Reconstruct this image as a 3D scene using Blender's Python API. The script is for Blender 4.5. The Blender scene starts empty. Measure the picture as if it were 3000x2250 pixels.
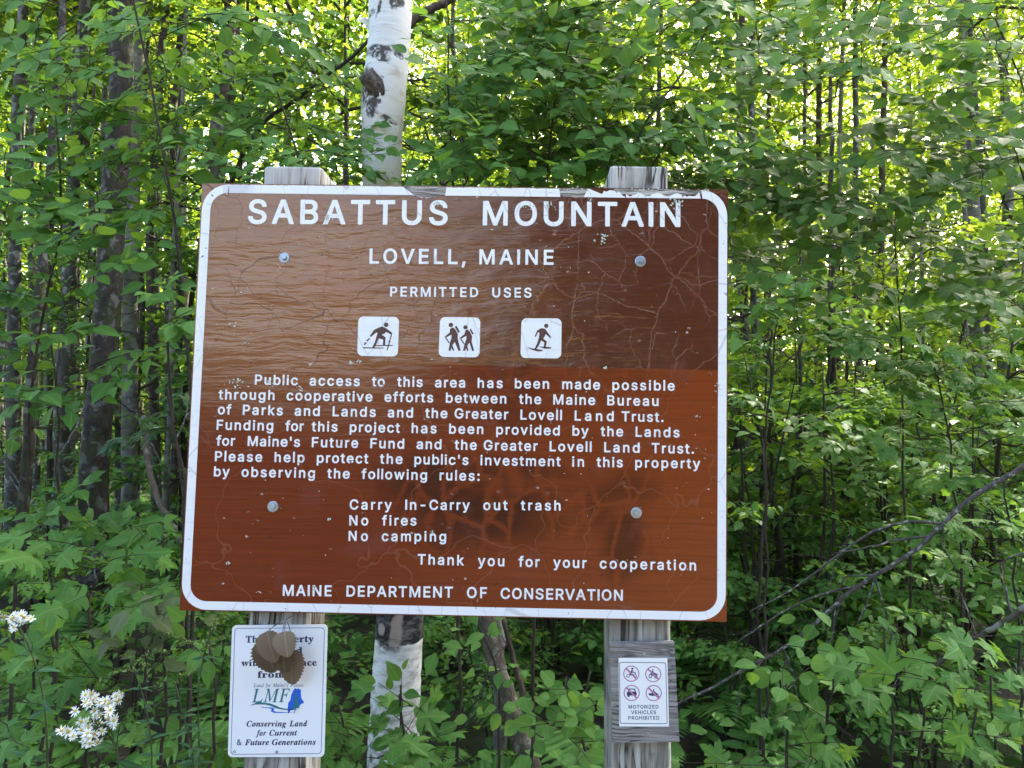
import bpy, math, random
import numpy as np
from mathutils import Vector, Matrix

scene = bpy.context.scene
COL = scene.collection

# ---------------------------------------------------------------- camera
CAM = np.array([0.1486, -1.6243, 1.5476])
ROT = np.array([[0.99968297, 0.01892142, -0.01661115],
                [0.01531774, 0.06656327, 0.99766462],
                [0.01998292, -0.99760278, 0.06625233]])   # camera axes (right, down, forward) seen from the world
cam_data = bpy.data.cameras.new("camera")
cam = bpy.data.objects.new("camera", cam_data)
COL.objects.link(cam)
cam_data.sensor_width = 36.0
cam_data.lens = 25.2
cam_data.clip_start = 0.05
cam_data.clip_end = 900.0
m = Matrix.Identity(4)
for i in range(3):
    m[i][0] = ROT[i][0]
    m[i][1] = -ROT[i][1]
    m[i][2] = -ROT[i][2]
    m[i][3] = CAM[i]
cam.matrix_world = m
scene.camera = cam

# ---------------------------------------------------------------- sky, sun, exposure
SUN_EL, SUN_AZ = math.radians(46), math.radians(34)      # azimuth turned from +Y towards +X
world = bpy.data.worlds.new("World")
scene.world = world
world.use_nodes = True
wn = world.node_tree
bg = wn.nodes["Background"]
sky = wn.nodes.new("ShaderNodeTexSky")
sky.sky_type = 'NISHITA'
sky.sun_disc = False
sky.sun_elevation = SUN_EL
sky.sun_rotation = SUN_AZ
sky.air_density = 1.0
sky.dust_density = 6.0
sky.ozone_density = 0.6
wn.links.new(sky.outputs[0], bg.inputs[0])
bg.inputs[1].default_value = 0.15

sun_data = bpy.data.lights.new("sun", 'SUN')
sun_data.energy = 5.0
sun_data.angle = math.radians(0.5)
sun_data.color = (1.0, 0.93, 0.80)
sun = bpy.data.objects.new("sun", sun_data)
COL.objects.link(sun)
to_sun = Vector((math.sin(SUN_AZ) * math.cos(SUN_EL), math.cos(SUN_AZ) * math.cos(SUN_EL), math.sin(SUN_EL)))
sun.rotation_euler = to_sun.to_track_quat('Z', 'Y').to_euler()
sun.location = to_sun * 40

scene.view_settings.view_transform = 'Standard'
scene.view_settings.look = 'None'
scene.view_settings.exposure = 3.08
scene.view_settings.gamma = 1.0
scene.render.engine = 'CYCLES'
scene.cycles.max_bounces = 7
scene.cycles.diffuse_bounces = 4
scene.cycles.glossy_bounces = 2
scene.cycles.transmission_bounces = 4
scene.cycles.transparent_max_bounces = 4
scene.cycles.use_denoising = True
scene.cycles.sample_clamp_indirect = 6.0
scene.cycles.caustics_reflective = False
scene.cycles.caustics_refractive = False

# ---------------------------------------------------------------- from photo positions to places
def ray(px, py):
    """direction through a photo position (3000 x 2250)"""
    return ROT @ np.array([(px - 1500.0) / 2100.0, (py - 1125.0) / 2100.0, 1.0])

def on_plane(px, py, y=0.0):
    d = ray(px, py)
    return CAM + d * ((y - CAM[1]) / d[1])

S = 3000.0 / 2212.0
def P(dx, dy, depth):
    """a place at a given distance in front of the camera; dx, dy in the 2212 x 1659 view"""
    return CAM + ray(dx * S, dy * S) * depth

# ---------------------------------------------------------------- object helpers
def empty(name, loc, label, cat, group=None):
    o = bpy.data.objects.new(name, None)
    COL.objects.link(o)
    o.location = loc
    o.empty_display_size = 0.1
    o["label"] = label
    o["category"] = cat
    if group:
        o["group"] = group
    return o

def link_mesh(name, me, parent=None, loc=None, label=None, cat=None, group=None, kind=None):
    o = bpy.data.objects.new(name, me)
    COL.objects.link(o)
    if parent is not None:
        o.parent = parent
    if loc is not None:
        o.location = loc
    if label:
        o["label"] = label
    if cat:
        o["category"] = cat
    if group:
        o["group"] = group
    if kind:
        o["kind"] = kind
    return o

def origin_of(parent):
    o = np.zeros(3)
    while parent is not None:
        o += np.array(parent.location)
        parent = parent.parent
    return o

def mesh_from(name, verts, faces, mat=None, smooth=False):
    me = bpy.data.meshes.new(name)
    me.from_pydata([tuple(map(float, v)) for v in verts], [], faces)
    if mat:
        me.materials.append(mat)
    if smooth:
        for p in me.polygons:
            p.use_smooth = True
    me.update()
    return me

def part(name, verts, faces, mat, parent, smooth=False, **kw):
    """world-space vertices -> a mesh object under its thing"""
    o = origin_of(parent)
    return link_mesh(name, mesh_from(name, np.asarray(verts, float) - o, faces, mat, smooth), parent, **kw)

class Tubes:
    """round tapering stems collected into one mesh"""
    def __init__(self):
        self.v, self.f, self.n = [], [], 0
    def add(self, pts, r0, r1, sides=5, radii=None, cap=True, rough=0.0, rng=None):
        pts = np.asarray(pts, float)
        k = len(pts)
        tan = np.gradient(pts, axis=0)
        tan /= np.linalg.norm(tan, axis=1)[:, None] + 1e-9
        ref = np.array([0.0, 0, 1]) if abs(tan[0][2]) < 0.8 else np.array([1.0, 0, 0])
        rr = np.linspace(r0, r1, k) if radii is None else np.asarray(radii, float)
        a = np.arange(sides) / sides * 2 * np.pi
        rings = []
        for i in range(k):
            x = np.cross(ref, tan[i]); x /= np.linalg.norm(x) + 1e-9
            y = np.cross(tan[i], x)
            rad = rr[i] * np.ones(sides)
            if rough and rng is not None:
                rad = rad * (1 + rough * rng.normal(size=sides))
            rings.append(pts[i] + np.outer(np.cos(a) * rad, x) + np.outer(np.sin(a) * rad, y))
        base = self.n
        self.v.append(np.concatenate(rings))
        for i in range(k - 1):
            for j in range(sides):
                j2 = (j + 1) % sides
                self.f.append((base + i * sides + j, base + i * sides + j2, base + (i + 1) * sides + j2, base + (i + 1) * sides + j))
        self.n += k * sides
        if cap:
            self.f.append(tuple(base + (k - 1) * sides + j for j in range(sides)))
            self.f.append(tuple(base + j for j in reversed(range(sides))))
    def mesh(self, name, mat, origin=(0, 0, 0)):
        v = np.concatenate(self.v) - np.asarray(origin, float)
        return mesh_from(name, v, self.f, mat, True)

def bend(p0, p1, sag=0.0, wob=0.0, n=6, rng=None):
    """a slightly wandering line from p0 to p1, lifted in the middle by sag"""
    p0, p1 = np.asarray(p0, float), np.asarray(p1, float)
    t = np.linspace(0, 1, n)[:, None]
    q = p0 + (p1 - p0) * t
    q[:, 2] += sag * (4 * t * (1 - t))[:, 0]
    if wob and rng is not None:
        q[1:-1] += rng.normal(size=(n - 2, 3)) * wob
    return q

def path(pts, n):
    """smooth resampling of a list of points"""
    pts = np.asarray(pts, float)
    d = np.r_[0, np.cumsum(np.linalg.norm(np.diff(pts, axis=0), axis=1))]
    t = np.linspace(0, d[-1], n)
    q = np.stack([np.interp(t, d, pts[:, i]) for i in range(pts.shape[1])], 1)
    for _ in range(2):
        q[1:-1] = 0.25 * q[:-2] + 0.5 * q[1:-1] + 0.25 * q[2:]
    return q

# ---------------------------------------------------------------- materials
def mat_new(name):
    mt = bpy.data.materials.new(name)
    mt.use_nodes = True
    nt = mt.node_tree
    return mt, nt, nt.nodes["Principled BSDF"], nt.nodes["Material Output"]

class NB:
    """short-hand for node building"""
    def __init__(self, nt):
        self.nt = nt
    def n(self, typ, **kw):
        x = self.nt.nodes.new(typ)
        for k, v in kw.items():
            setattr(x, k, v)
        return x
    def put(self, sock, val):
        if isinstance(val, bpy.types.NodeSocket):
            self.nt.links.new(val, sock)
        else:
            sock.default_value = val
    def math(self, op, a, b=0.0, c=None, clamp=False):
        x = self.n("ShaderNodeMath", operation=op, use_clamp=clamp)
        self.put(x.inputs[0], a); self.put(x.inputs[1], b)
        if c is not None:
            self.put(x.inputs[2], c)
        return x.outputs[0]
    def mix(self, fac, a, b):
        x = self.n("ShaderNodeMix", data_type='RGBA')
        self.put(x.inputs[0], fac)
        self.put(x.inputs[6], a if isinstance(a, bpy.types.NodeSocket) else (*a, 1))
        self.put(x.inputs[7], b if isinstance(b, bpy.types.NodeSocket) else (*b, 1))
        return x.outputs[2]
    def ramp(self, fac, lo, hi):
        x = self.n("ShaderNodeMapRange", clamp=True)
        x.inputs[1].default_value, x.inputs[2].default_value = lo, hi
        self.put(x.inputs[0], fac)
        return x.outputs[0]
    def coord(self, out="Object"):
        return self.n("ShaderNodeTexCoord").outputs[out]
    def scale(self, vec, s, loc=(0, 0, 0), rot=(0, 0, 0)):
        x = self.n("ShaderNodeMapping")
        x.inputs["Scale"].default_value = s
        x.inputs["Location"].default_value = loc
        x.inputs["Rotation"].default_value = rot
        self.put(x.inputs["Vector"], vec)
        return x.outputs[0]
    def noise(self, vec, scale=1.0, detail=4.0, rough=0.55, out=0, dist=0.0):
        x = self.n("ShaderNodeTexNoise")
        self.put(x.inputs["Vector"], vec)
        x.inputs["Scale"].default_value = scale
        x.inputs["Detail"].default_value = detail
        x.inputs["Roughness"].default_value = rough
        x.inputs["Distortion"].default_value = dist
        return x.outputs[out]
    def edge(self, vec, scale):
        x = self.n("ShaderNodeTexVoronoi", feature='DISTANCE_TO_EDGE')
        self.put(x.inputs["Vector"], vec)
        x.inputs["Scale"].default_value = scale
        return x.outputs[0]
    def vadd(self, a, b, s=1.0):
        x = self.n("ShaderNodeVectorMath", operation='MULTIPLY_ADD')
        self.put(x.inputs[0], b); x.inputs[1].default_value = (s, s, s); self.put(x.inputs[2], a)
        return x.outputs[0]
    def bump(self, h, strength=0.5, dist=0.01, normal=None):
        x = self.n("ShaderNodeBump")
        x.inputs["Strength"].default_value = strength if not isinstance(strength, bpy.types.NodeSocket) else 1.0
        if isinstance(strength, bpy.types.NodeSocket):
            self.put(x.inputs["Strength"], strength)
        x.inputs["Distance"].default_value = dist
        self.put(x.inputs["Height"], h)
        if normal is not None:
            self.put(x.inputs["Normal"], normal)
        return x.outputs[0]
    def ellipse(self, vec, cx, cz, rx, rz, soft=0.5, warp=None, wamt=0.0, ang=0.0):
        """1 inside an ellipse in the x-z plane, fading out at its rim"""
        v = vec if warp is None else self.vadd(vec, warp, wamt)
        x = self.n("ShaderNodeMapping", vector_type='TEXTURE')
        x.inputs["Location"].default_value = (cx, 0, cz)
        x.inputs["Rotation"].default_value = (0, ang, 0)
        x.inputs["Scale"].default_value = (rx, 1e6, rz)
        self.put(x.inputs["Vector"], v)
        l = self.n("ShaderNodeVectorMath", operation='LENGTH')
        self.put(l.inputs[0], x.outputs[0])
        return self.ramp(l.outputs["Value"], 1.0 + soft * 0.5, 1.0 - soft * 0.5)
def simple_mat(name, col, rough=0.6, metal=0.0, spec=0.4, var=0.15, scale=30.0, bump=0.0):
    mt, nt, bs, out = mat_new(name)
    b = NB(nt)
    n = b.noise(b.coord(), scale, 5)
    dark = tuple(c * (1 - var) for c in col)
    lite = tuple(min(1, c * (1 + var)) for c in col)
    b.put(bs.inputs["Base Color"], b.mix(n, dark, lite))
    bs.inputs["Roughness"].default_value = rough
    bs.inputs["Metallic"].default_value = metal
    bs.inputs["Specular IOR Level"].default_value = spec
    if bump:
        b.put(bs.inputs["Normal"], b.bump(n, bump, 0.003))
    return mt

def leaf_mat(name, dark, lite, trans_dark, trans_lite, trans=0.45, veins=True, rough=0.52, spec=0.14):
    """leaf blades: each blade has its own tint (stored per leaf), pale midrib and side veins"""
    mt, nt, bs, out = mat_new(name)
    b = NB(nt)
    a = b.n("ShaderNodeAttribute", attribute_name="tint")
    sep = b.n("ShaderNodeSeparateColor")
    b.put(sep.inputs[0], a.outputs["Color"])
    r, g = sep.outputs[0], sep.outputs[1]
    base = b.mix(r, dark, lite)
    if veins:
        uv = b.n("ShaderNodeTexCoord").outputs["UV"]
        s2 = b.n("ShaderNodeSeparateXYZ"); b.put(s2.inputs[0], uv)
        u, v = s2.outputs[0], s2.outputs[1]
        au = b.math('ABSOLUTE', b.math('SUBTRACT', u, 0.5))
        mid = b.ramp(au, 0.035, 0.008)
        ph = b.math('ADD', b.math('MULTIPLY', v, 11.0), b.math('MULTIPLY', au, -9.0))
        side = b.ramp(b.math('ABSOLUTE', b.math('SUBTRACT', b.math('FRACT', ph), 0.5)), 0.10, 0.02)
        vein = b.math('MAXIMUM', mid, b.math('MULTIPLY', side, 0.45))
        base = b.mix(b.math('MULTIPLY', vein, 0.30), base, tuple(min(1, c * 2.2 + 0.02) for c in lite))
        b.put(bs.inputs["Normal"], b.bump(vein, 0.25, 0.004))
    n = b.noise(b.coord(), 60.0, 2)
    base = b.mix(b.math('MULTIPLY', b.ramp(n, 0.62, 0.72), b.math('MULTIPLY', g, 0.35)), base, (0.16, 0.11, 0.03))
    b.put(bs.inputs["Base Color"], base)
    bs.inputs["Roughness"].default_value = rough
    bs.inputs["Specular IOR Level"].default_value = spec
    tr = b.n("ShaderNodeBsdfTranslucent")
    b.put(tr.inputs["Color"], b.mix(r, trans_dark, trans_lite))
    mx = b.n("ShaderNodeMixShader")
    mx.inputs[0].default_value = trans
    nt.links.new(bs.outputs[0], mx.inputs[1])
    nt.links.new(tr.outputs[0], mx.inputs[2])
    nt.links.new(mx.outputs[0], out.inputs[0])
    return mt

LEAF = leaf_mat("green_leaf", (0.058, 0.152, 0.032), (0.112, 0.250, 0.054), (0.13, 0.26, 0.02), (0.24, 0.38, 0.04))
LEAF_DARK = leaf_mat("dark_green_leaf", (0.050, 0.120, 0.025), (0.095, 0.198, 0.043), (0.11, 0.22, 0.02), (0.18, 0.30, 0.03), 0.38)
LEAF_FRESH = leaf_mat("fresh_green_leaf", (0.074, 0.185, 0.040), (0.128, 0.268, 0.062), (0.16, 0.32, 0.03), (0.26, 0.42, 0.05))
LEAF_DULL = leaf_mat("dull_olive_leaf", (0.085, 0.125, 0.060), (0.125, 0.160, 0.080), (0.16, 0.22, 0.06), (0.22, 0.28, 0.08))
LEAF_BLUE = leaf_mat("blue_green_leaf", (0.032, 0.085, 0.034), (0.056, 0.130, 0.050), (0.08, 0.17, 0.04), (0.12, 0.22, 0.06), 0.3)
LEAF_FAR = leaf_mat("woodland_leaf", (0.038, 0.098, 0.014), (0.078, 0.155, 0.020), (0.20, 0.33, 0.016), (0.36, 0.46, 0.03), 0.48, veins=False)

REFLECTED_LEAF = leaf_mat("dark_reflected_leaf", (0.010, 0.024, 0.010), (0.016, 0.036, 0.014), (0.02, 0.04, 0.01), (0.03, 0.05, 0.01), 0.15, veins=False)  # near-black leaves for the added wood reflected in the sign

def bark_mat(name, dark, lite, zs=0.35, scale=14.0, bump=0.8, moss=0.0, lichen=0.0):
    mt, nt, bs, out = mat_new(name)
    b = NB(nt)
    co = b.coord()
    v = b.scale(co, (1, 1, zs))
    n1 = b.noise(v, scale, 6, 0.65, dist=0.4)
    n2 = b.noise(co, scale * 0.25, 4)
    c = b.mix(b.ramp(n1, 0.3, 0.7), dark, lite)
    if lichen:
        c = b.mix(b.math('MULTIPLY', b.ramp(b.noise(co, scale * 0.6, 5), 0.55, 0.62), lichen), c, (0.36, 0.37, 0.33))
    if moss:
        c = b.mix(b.math('MULTIPLY', b.ramp(n2, 0.48, 0.6), moss), c, (0.035, 0.048, 0.012))
    b.put(bs.inputs["Base Color"], c)
    bs.inputs["Roughness"].default_value = 0.85
    bs.inputs["Specular IOR Level"].default_value = 0.2
    b.put(bs.inputs["Normal"], b.bump(n1, bump, 0.02))
    return mt

BARK_DARK = bark_mat("mossy_dark_bark", (0.012, 0.010, 0.008), (0.065, 0.052, 0.040), 0.7, 20, 1.0, 0.5, 0.25)
BARK_GREY = bark_mat("grey_bark", (0.032, 0.029, 0.023), (0.105, 0.095, 0.078), 0.4, 18, 0.6, 0.2, 0.5)
BARK_BROWN = bark_mat("brown_bark", (0.035, 0.026, 0.018), (0.11, 0.085, 0.062), 0.3, 20, 0.8, 0.2, 0.2)
BARK_PALE = bark_mat("pale_bark", (0.065, 0.060, 0.048), (0.20, 0.185, 0.155), 2.5, 9, 0.5, 0.25, 0.4)
TWIG = bark_mat("twig_bark", (0.022, 0.017, 0.013), (0.060, 0.048, 0.036), 0.4, 60, 0.3)
TWIG_GREY = bark_mat("grey_twig_bark", (0.045, 0.040, 0.036), (0.13, 0.12, 0.11), 0.4, 70, 0.7, 0.0, 0.75)
STALK = simple_mat("green_stalk", (0.05, 0.075, 0.025), 0.6)
DEADWOOD = bark_mat("bare_dead_wood", (0.030, 0.024, 0.017), (0.135, 0.115, 0.086), 0.12, 34, 1.0, 0.3, 0.35)

def wood_mat(name, along, dark, lite, crackdark, scale=1.0, silver=(0.56, 0.57, 0.54), bleach=None):
    """weathered grey timber; along = axis the grain runs along (0 x, 2 z)"""
    mt, nt, bs, out = mat_new(name)
    b = NB(nt)
    co = b.coord()
    sc = [120 * scale, 120 * scale, 120 * scale]; sc[along] = 2.6 * scale
    warp = b.noise(co, 5.0, 2, out=1)
    v = b.scale(b.vadd(co, warp, 0.02), tuple(sc))
    grain = b.noise(v, 1.0, 6, 0.6)
    sc2 = [38 * scale, 38 * scale, 38 * scale]; sc2[along] = 1.1 * scale
    broad = b.noise(b.scale(b.vadd(co, warp, 0.03), tuple(sc2)), 1.0, 3, 0.5)
    crack = b.ramp(b.math('ABSOLUTE', b.math('SUBTRACT', broad, 0.5)), 0.040, 0.012)
    gaps = b.ramp(b.noise(b.scale(co, (9, 9, 9)), 1.0, 2), 0.42, 0.55)
    crack = b.math('MULTIPLY', crack, gaps)
    c = b.mix(b.ramp(grain, 0.36, 0.60), tuple(x * 0.75 for x in dark), lite)
    c = b.mix(b.math('MULTIPLY', b.ramp(broad, 0.46, 0.66), 0.75), c, silver)
    c = b.mix(b.ramp(b.noise(co, 14.0, 5), 0.60, 0.75), c, tuple(x * 0.6 for x in dark))
    if bleach:
        sz = b.n("ShaderNodeSeparateXYZ"); b.put(sz.inputs[0], co)
        c = b.mix(b.math('MULTIPLY', b.ramp(sz.outputs[2], bleach - 0.02, bleach + 0.06), 0.7), c, b.mix(b.ramp(grain, 0.3, 0.7), (0.30, 0.30, 0.27), (0.62, 0.62, 0.58)))
    c = b.mix(b.math('MULTIPLY', crack, 0.92), c, crackdark)
    b.put(bs.inputs["Base Color"], c)
    bs.inputs["Roughness"].default_value = 0.8
    bs.inputs["Specular IOR Level"].default_value = 0.25
    h = b.math('SUBTRACT', b.math('MULTIPLY', grain, 0.35), crack)
    b.put(bs.inputs["Normal"], b.bump(h, 0.7, 0.004))
    return mt

POSTWOOD = wood_mat("weathered_post_timber", 2, (0.17, 0.155, 0.125), (0.33, 0.31, 0.27), (0.025, 0.02, 0.018), bleach=2.10)
BOARDWOOD = wood_mat("weathered_board", 0, (0.19, 0.175, 0.16), (0.28, 0.265, 0.25), (0.09, 0.075, 0.065), 2.2, (0.31, 0.31, 0.31))
CHIPWOOD = wood_mat("bare_plywood_edge", 0, (0.12, 0.10, 0.08), (0.40, 0.37, 0.32), (0.03, 0.025, 0.02), 3.0)

# ---- the brown sign face: wrinkled, crazed, glossy vinyl film on plywood
def panel_mat():
    mt, nt, bs, out = mat_new("brown_sign_film")
    b = NB(nt)
    co = b.coord()
    sep = b.n("ShaderNodeSeparateXYZ"); b.put(sep.inputs[0], co)
    x, z = sep.outputs[0], sep.outputs[2]
    warp = b.noise(co, 5.0, 3, out=1)
    zs = on_plane(1900, 1080)[2]
    upper = b.ramp(z, zs - 0.001, zs + 0.001)
    n_big = b.noise(b.scale(co, (2.2, 1, 3.2)), 1.0, 4)
    n_grain = b.noise(b.scale(b.vadd(co, warp, 0.015), (4, 1, 170)), 1.0, 5, 0.6)
    lowl = b.mix(n_big, (0.135, 0.024, 0.0085), (0.190, 0.037, 0.012))
    lowr = b.mix(n_big, (0.178, 0.039, 0.011), (0.250, 0.057, 0.015))
    low = b.mix(b.ramp(x, -0.15, 0.45), lowl, lowr)
    up = b.mix(n_big, (0.074, 0.018, 0.009), (0.112, 0.029, 0.013))
    # warm reflected sheen painted into the upper film's colour as tan on the left
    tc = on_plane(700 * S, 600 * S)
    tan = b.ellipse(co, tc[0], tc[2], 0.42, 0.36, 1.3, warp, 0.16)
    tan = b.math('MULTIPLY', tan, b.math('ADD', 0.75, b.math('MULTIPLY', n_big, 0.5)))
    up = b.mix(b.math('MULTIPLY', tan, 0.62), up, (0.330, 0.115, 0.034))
    fade = b.ramp(x, 0.05, -0.25)
    soft = b.ramp(b.math('ADD', z, b.math('MULTIPLY', b.math('SUBTRACT', n_big, 0.5), 0.10)), zs - 0.20, zs + 0.04)
    upc = b.math('ADD', b.math('MULTIPLY', upper, b.math('SUBTRACT', 1.0, fade)), b.math('MULTIPLY', soft, fade))
    c = b.mix(upc, low, up)
    c = b.mix(b.math('MULTIPLY', b.ramp(n_grain, 0.35, 0.75), 0.35), c, (0.050, 0.014, 0.008))
    # dark blotches low on the right, with paler vein lines through them
    q = lambda dx, dy: on_plane(dx * S, dy * S)
    k = 1.22 / 1136.0
    blot = None
    for dx, dy, rx, ry, am in ((1120, 1040, 120, 75, 1.0), (1010, 985, 120, 60, .9), (1120, 945, 170, 34, .7), (1432, 1095, 42, 60, .8),
                               (1400, 1000, 90, 50, .6), (1250, 1025, 45, 34, .6), (1180, 720, 70, 130, .45), (1370, 700, 200, 90, .25)):
        p = q(dx, dy)
        e = b.math('MULTIPLY', b.ellipse(co, p[0], p[2], rx * k, ry * k, 0.9, warp, 0.16), am * 0.92)
        blot = e if blot is None else b.math('MAXIMUM', blot, e)
    vv = b.vadd(co, warp, 0.09)
    flat = b.scale(vv, (1, 0.001, 1))
    ve = b.edge(b.scale(b.vadd(b.vadd(co, warp, 0.07), b.noise(co, 26.0, 3, out=1), 0.03), (1, 0.001, 0.75)), 14.0)
    wide = b.ramp(ve, 0.11, 0.02)
    c = b.mix(b.math('MULTIPLY', blot, b.math('SUBTRACT', 0.88, b.math('MULTIPLY', wide, 0.75))), c, (0.028, 0.010, 0.007))
    # fine crazing: pale hairlines on the right, dark hairlines on the left
    flat2 = b.scale(b.vadd(co, warp, 0.16), (1, 0.001, 0.8))
    flat2 = b.scale(b.vadd(b.vadd(co, warp, 0.12), b.noise(co, 17.0, 4, out=1), 0.045), (1, 0.001, 0.8))
    hair = b.math('MAXIMUM', b.ramp(b.edge(flat2, 7.0), 0.0085, 0.002), b.math('MULTIPLY', b.ramp(b.edge(b.scale(flat2, (1, 1, 1), (3.1, 0, 1.7)), 15.0), 0.014, 0.004), b.ramp(b.noise(co, 8.0, 3), 0.45, 0.6)))
    patch = b.ramp(b.noise(co, 3.3, 3), 0.44, 0.56)
    right = b.ramp(x, -0.02, 0.22)
    hr = b.math('MULTIPLY', hair, b.math('MULTIPLY', right, b.math('MAXIMUM', patch, upper)))
    c = b.mix(b.math('MULTIPLY', hr, 0.25), c, (0.24, 0.085, 0.04))
    flat3 = b.scale(b.vadd(co, warp, 0.2), (1.5, 0.001, 0.7))
    hair3 = b.ramp(b.edge(flat3, 8.0), 0.007, 0.002)
    hl = b.math('MULTIPLY', hair3, b.math('MULTIPLY', b.ramp(x, 0.1, -0.2), b.math('MULTIPLY', upper, patch)))
    c = b.mix(b.math('MULTIPLY', hl, 0.7), c, (0.04, 0.016, 0.010))
    scr = b.ramp(b.edge(b.scale(b.vadd(co, warp, 0.3), (1, 0.001, 1)), 4.5), 0.008, 0.002)
    c = b.mix(b.math('MULTIPLY', b.math('MULTIPLY', scr, b.math('SUBTRACT', 1.0, upper)), 0.40), c, (0.24, 0.10, 0.055))
    # chips and crumbs
    sp = b.noise(b.scale(co, (1, 0.001, 1.3)), 60.0, 3, 0.6)
    spn = b.noise(co, 6.0, 2)
    c = b.mix(b.math('MULTIPLY', b.ramp(sp, 0.695, 0.72), b.ramp(spn, 0.42, 0.55)), c, (0.45, 0.38, 0.34))
    c = b.mix(b.math('MULTIPLY', b.ramp(b.noise(b.scale(co, (1, 0.001, 1)), 38.0, 4, 0.7), 0.655, 0.69), 0.85), c, (0.05, 0.03, 0.02))
    # dings: scattered small lifted spots, pale on some, dark on others
    dv = b.n("ShaderNodeTexVoronoi", feature='F1')
    b.put(dv.inputs["Vector"], b.scale(b.vadd(co, b.noise(co, 60.0, 3, out=1), 0.012), (1, 0.001, 1.5)))
    dv.inputs["Scale"].default_value = 26.0
    dsep = b.n("ShaderNodeSeparateColor"); b.put(dsep.inputs[0], dv.outputs["Color"])
    ding = b.math('MULTIPLY', b.ramp(dv.outputs["Distance"], 0.13, 0.06), b.ramp(dsep.outputs[0], 0.50, 0.52))
    core = b.math('MULTIPLY', b.ramp(dv.outputs["Distance"], 0.075, 0.045), b.ramp(dsep.outputs[0], 0.50, 0.52))
    c = b.mix(b.math('MULTIPLY', ding, b.ramp(dsep.outputs[1], 0.2, 0.9)), c, (0.26, 0.13, 0.10))
    c = b.mix(b.math('MULTIPLY', core, b.ramp(dsep.outputs[2], 0.5, 0.55)), c, (0.52, 0.47, 0.42))
    c = b.mix(b.math('MULTIPLY', core, b.ramp(dsep.outputs[2], 0.5, 0.45)), c, (0.035, 0.02, 0.014))
    # faded pinkish bloom
    c = b.mix(b.math('MULTIPLY', b.ramp(b.noise(co, 9.0, 4), 0.58, 0.72), 0.35), c, (0.17, 0.062, 0.045))
    b.put(bs.inputs["Base Color"], c)
    b.put(bs.inputs["Roughness"], b.math('ADD', 0.13, b.math('MULTIPLY', b.ramp(b.noise(co, 8.0, 4), 0.3, 0.7), 0.12)))
    b.put(bs.inputs["Specular IOR Level"], b.math('ADD', b.math('MULTIPLY', upc, 0.62), 0.14))
    bs.inputs["IOR"].default_value = 1.6
    bs.inputs["Specular Tint"].default_value = (1.0, 0.80, 0.58, 1)
    # wrinkles: strong across the upper middle and left, faint below
    wr = b.math('ADD', b.math('MULTIPLY', b.noise(b.scale(b.vadd(co, warp, 0.05), (8, 1, 44)), 1.0, 4, 0.55), 0.75), b.math('MULTIPLY', b.noise(b.scale(b.vadd(co, warp, 0.08), (3.5, 1, 15)), 1.0, 2, 0.5), 1.1))
    cen = q(960, 620)
    zone = b.math('MULTIPLY', b.ellipse(co, cen[0], cen[2], 0.46, 0.30, 1.3, warp, 0.16), soft)
    zone = b.math('ADD', b.math('MULTIPLY', zone, 0.78), 0.06)
    wrm = b.math('MULTIPLY', wr, zone)
    big = b.noise(b.scale(co, (3, 1, 5)), 1.0, 2)
    h = b.math('ADD', b.math('MULTIPLY', wrm, 1.0), b.math('MULTIPLY', n_grain, 0.07))
    h = b.math('ADD', h, b.math('MULTIPLY', big, 0.12))
    h = b.math('ADD', h, b.math('ADD', b.math('MULTIPLY', b.math('MAXIMUM', hl, b.math('MULTIPLY', hr, 0.4)), 0.06), b.math('MULTIPLY', ding, 0.10)))
    nrm = b.bump(h, 0.8, 0.014)
    b.put(bs.inputs["Normal"], nrm)

    return mt

def vinyl_white(name="white_vinyl", cracks=True):
    mt, nt, bs, out = mat_new(name)
    b = NB(nt)
    co = b.coord()
    c = b.mix(b.noise(co, 6.0, 4), (0.74, 0.76, 0.78), (0.82, 0.83, 0.84))
    if cracks:
        warp = b.noise(co, 9.0, 3, out=1)
        hz = b.ramp(b.noise(b.scale(co, (3, 1, 120)), 1.0, 4), 0.52, 0.72)
        c = b.mix(b.math('MULTIPLY', hz, 0.22), c, (0.45, 0.47, 0.50))
        cr = b.ramp(b.edge(b.scale(b.vadd(co, warp, 0.03), (1, 0.001, 0.35)), 13.0), 0.012, 0.003)
        c = b.mix(b.math('MULTIPLY', cr, 0.35), c, (0.25, 0.23, 0.22))
        dirt = b.ramp(b.noise(co, 26.0, 5, 0.7), 0.66, 0.74)
        c = b.mix(b.math('MULTIPLY', dirt, 0.6), c, (0.25, 0.23, 0.20))
        lost = b.math('MULTIPLY', b.ramp(b.noise(co, 85.0, 4, 0.65), 0.665, 0.685), b.ramp(b.noise(co, 5.0, 2), 0.44, 0.56))
        c = b.mix(lost, c, (0.12, 0.045, 0.025))
    b.put(bs.inputs["Base Color"], c)
    bs.inputs["Roughness"].default_value = 0.42
    bs.inputs["Specular IOR Level"].default_value = 0.4
    return mt

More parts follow.
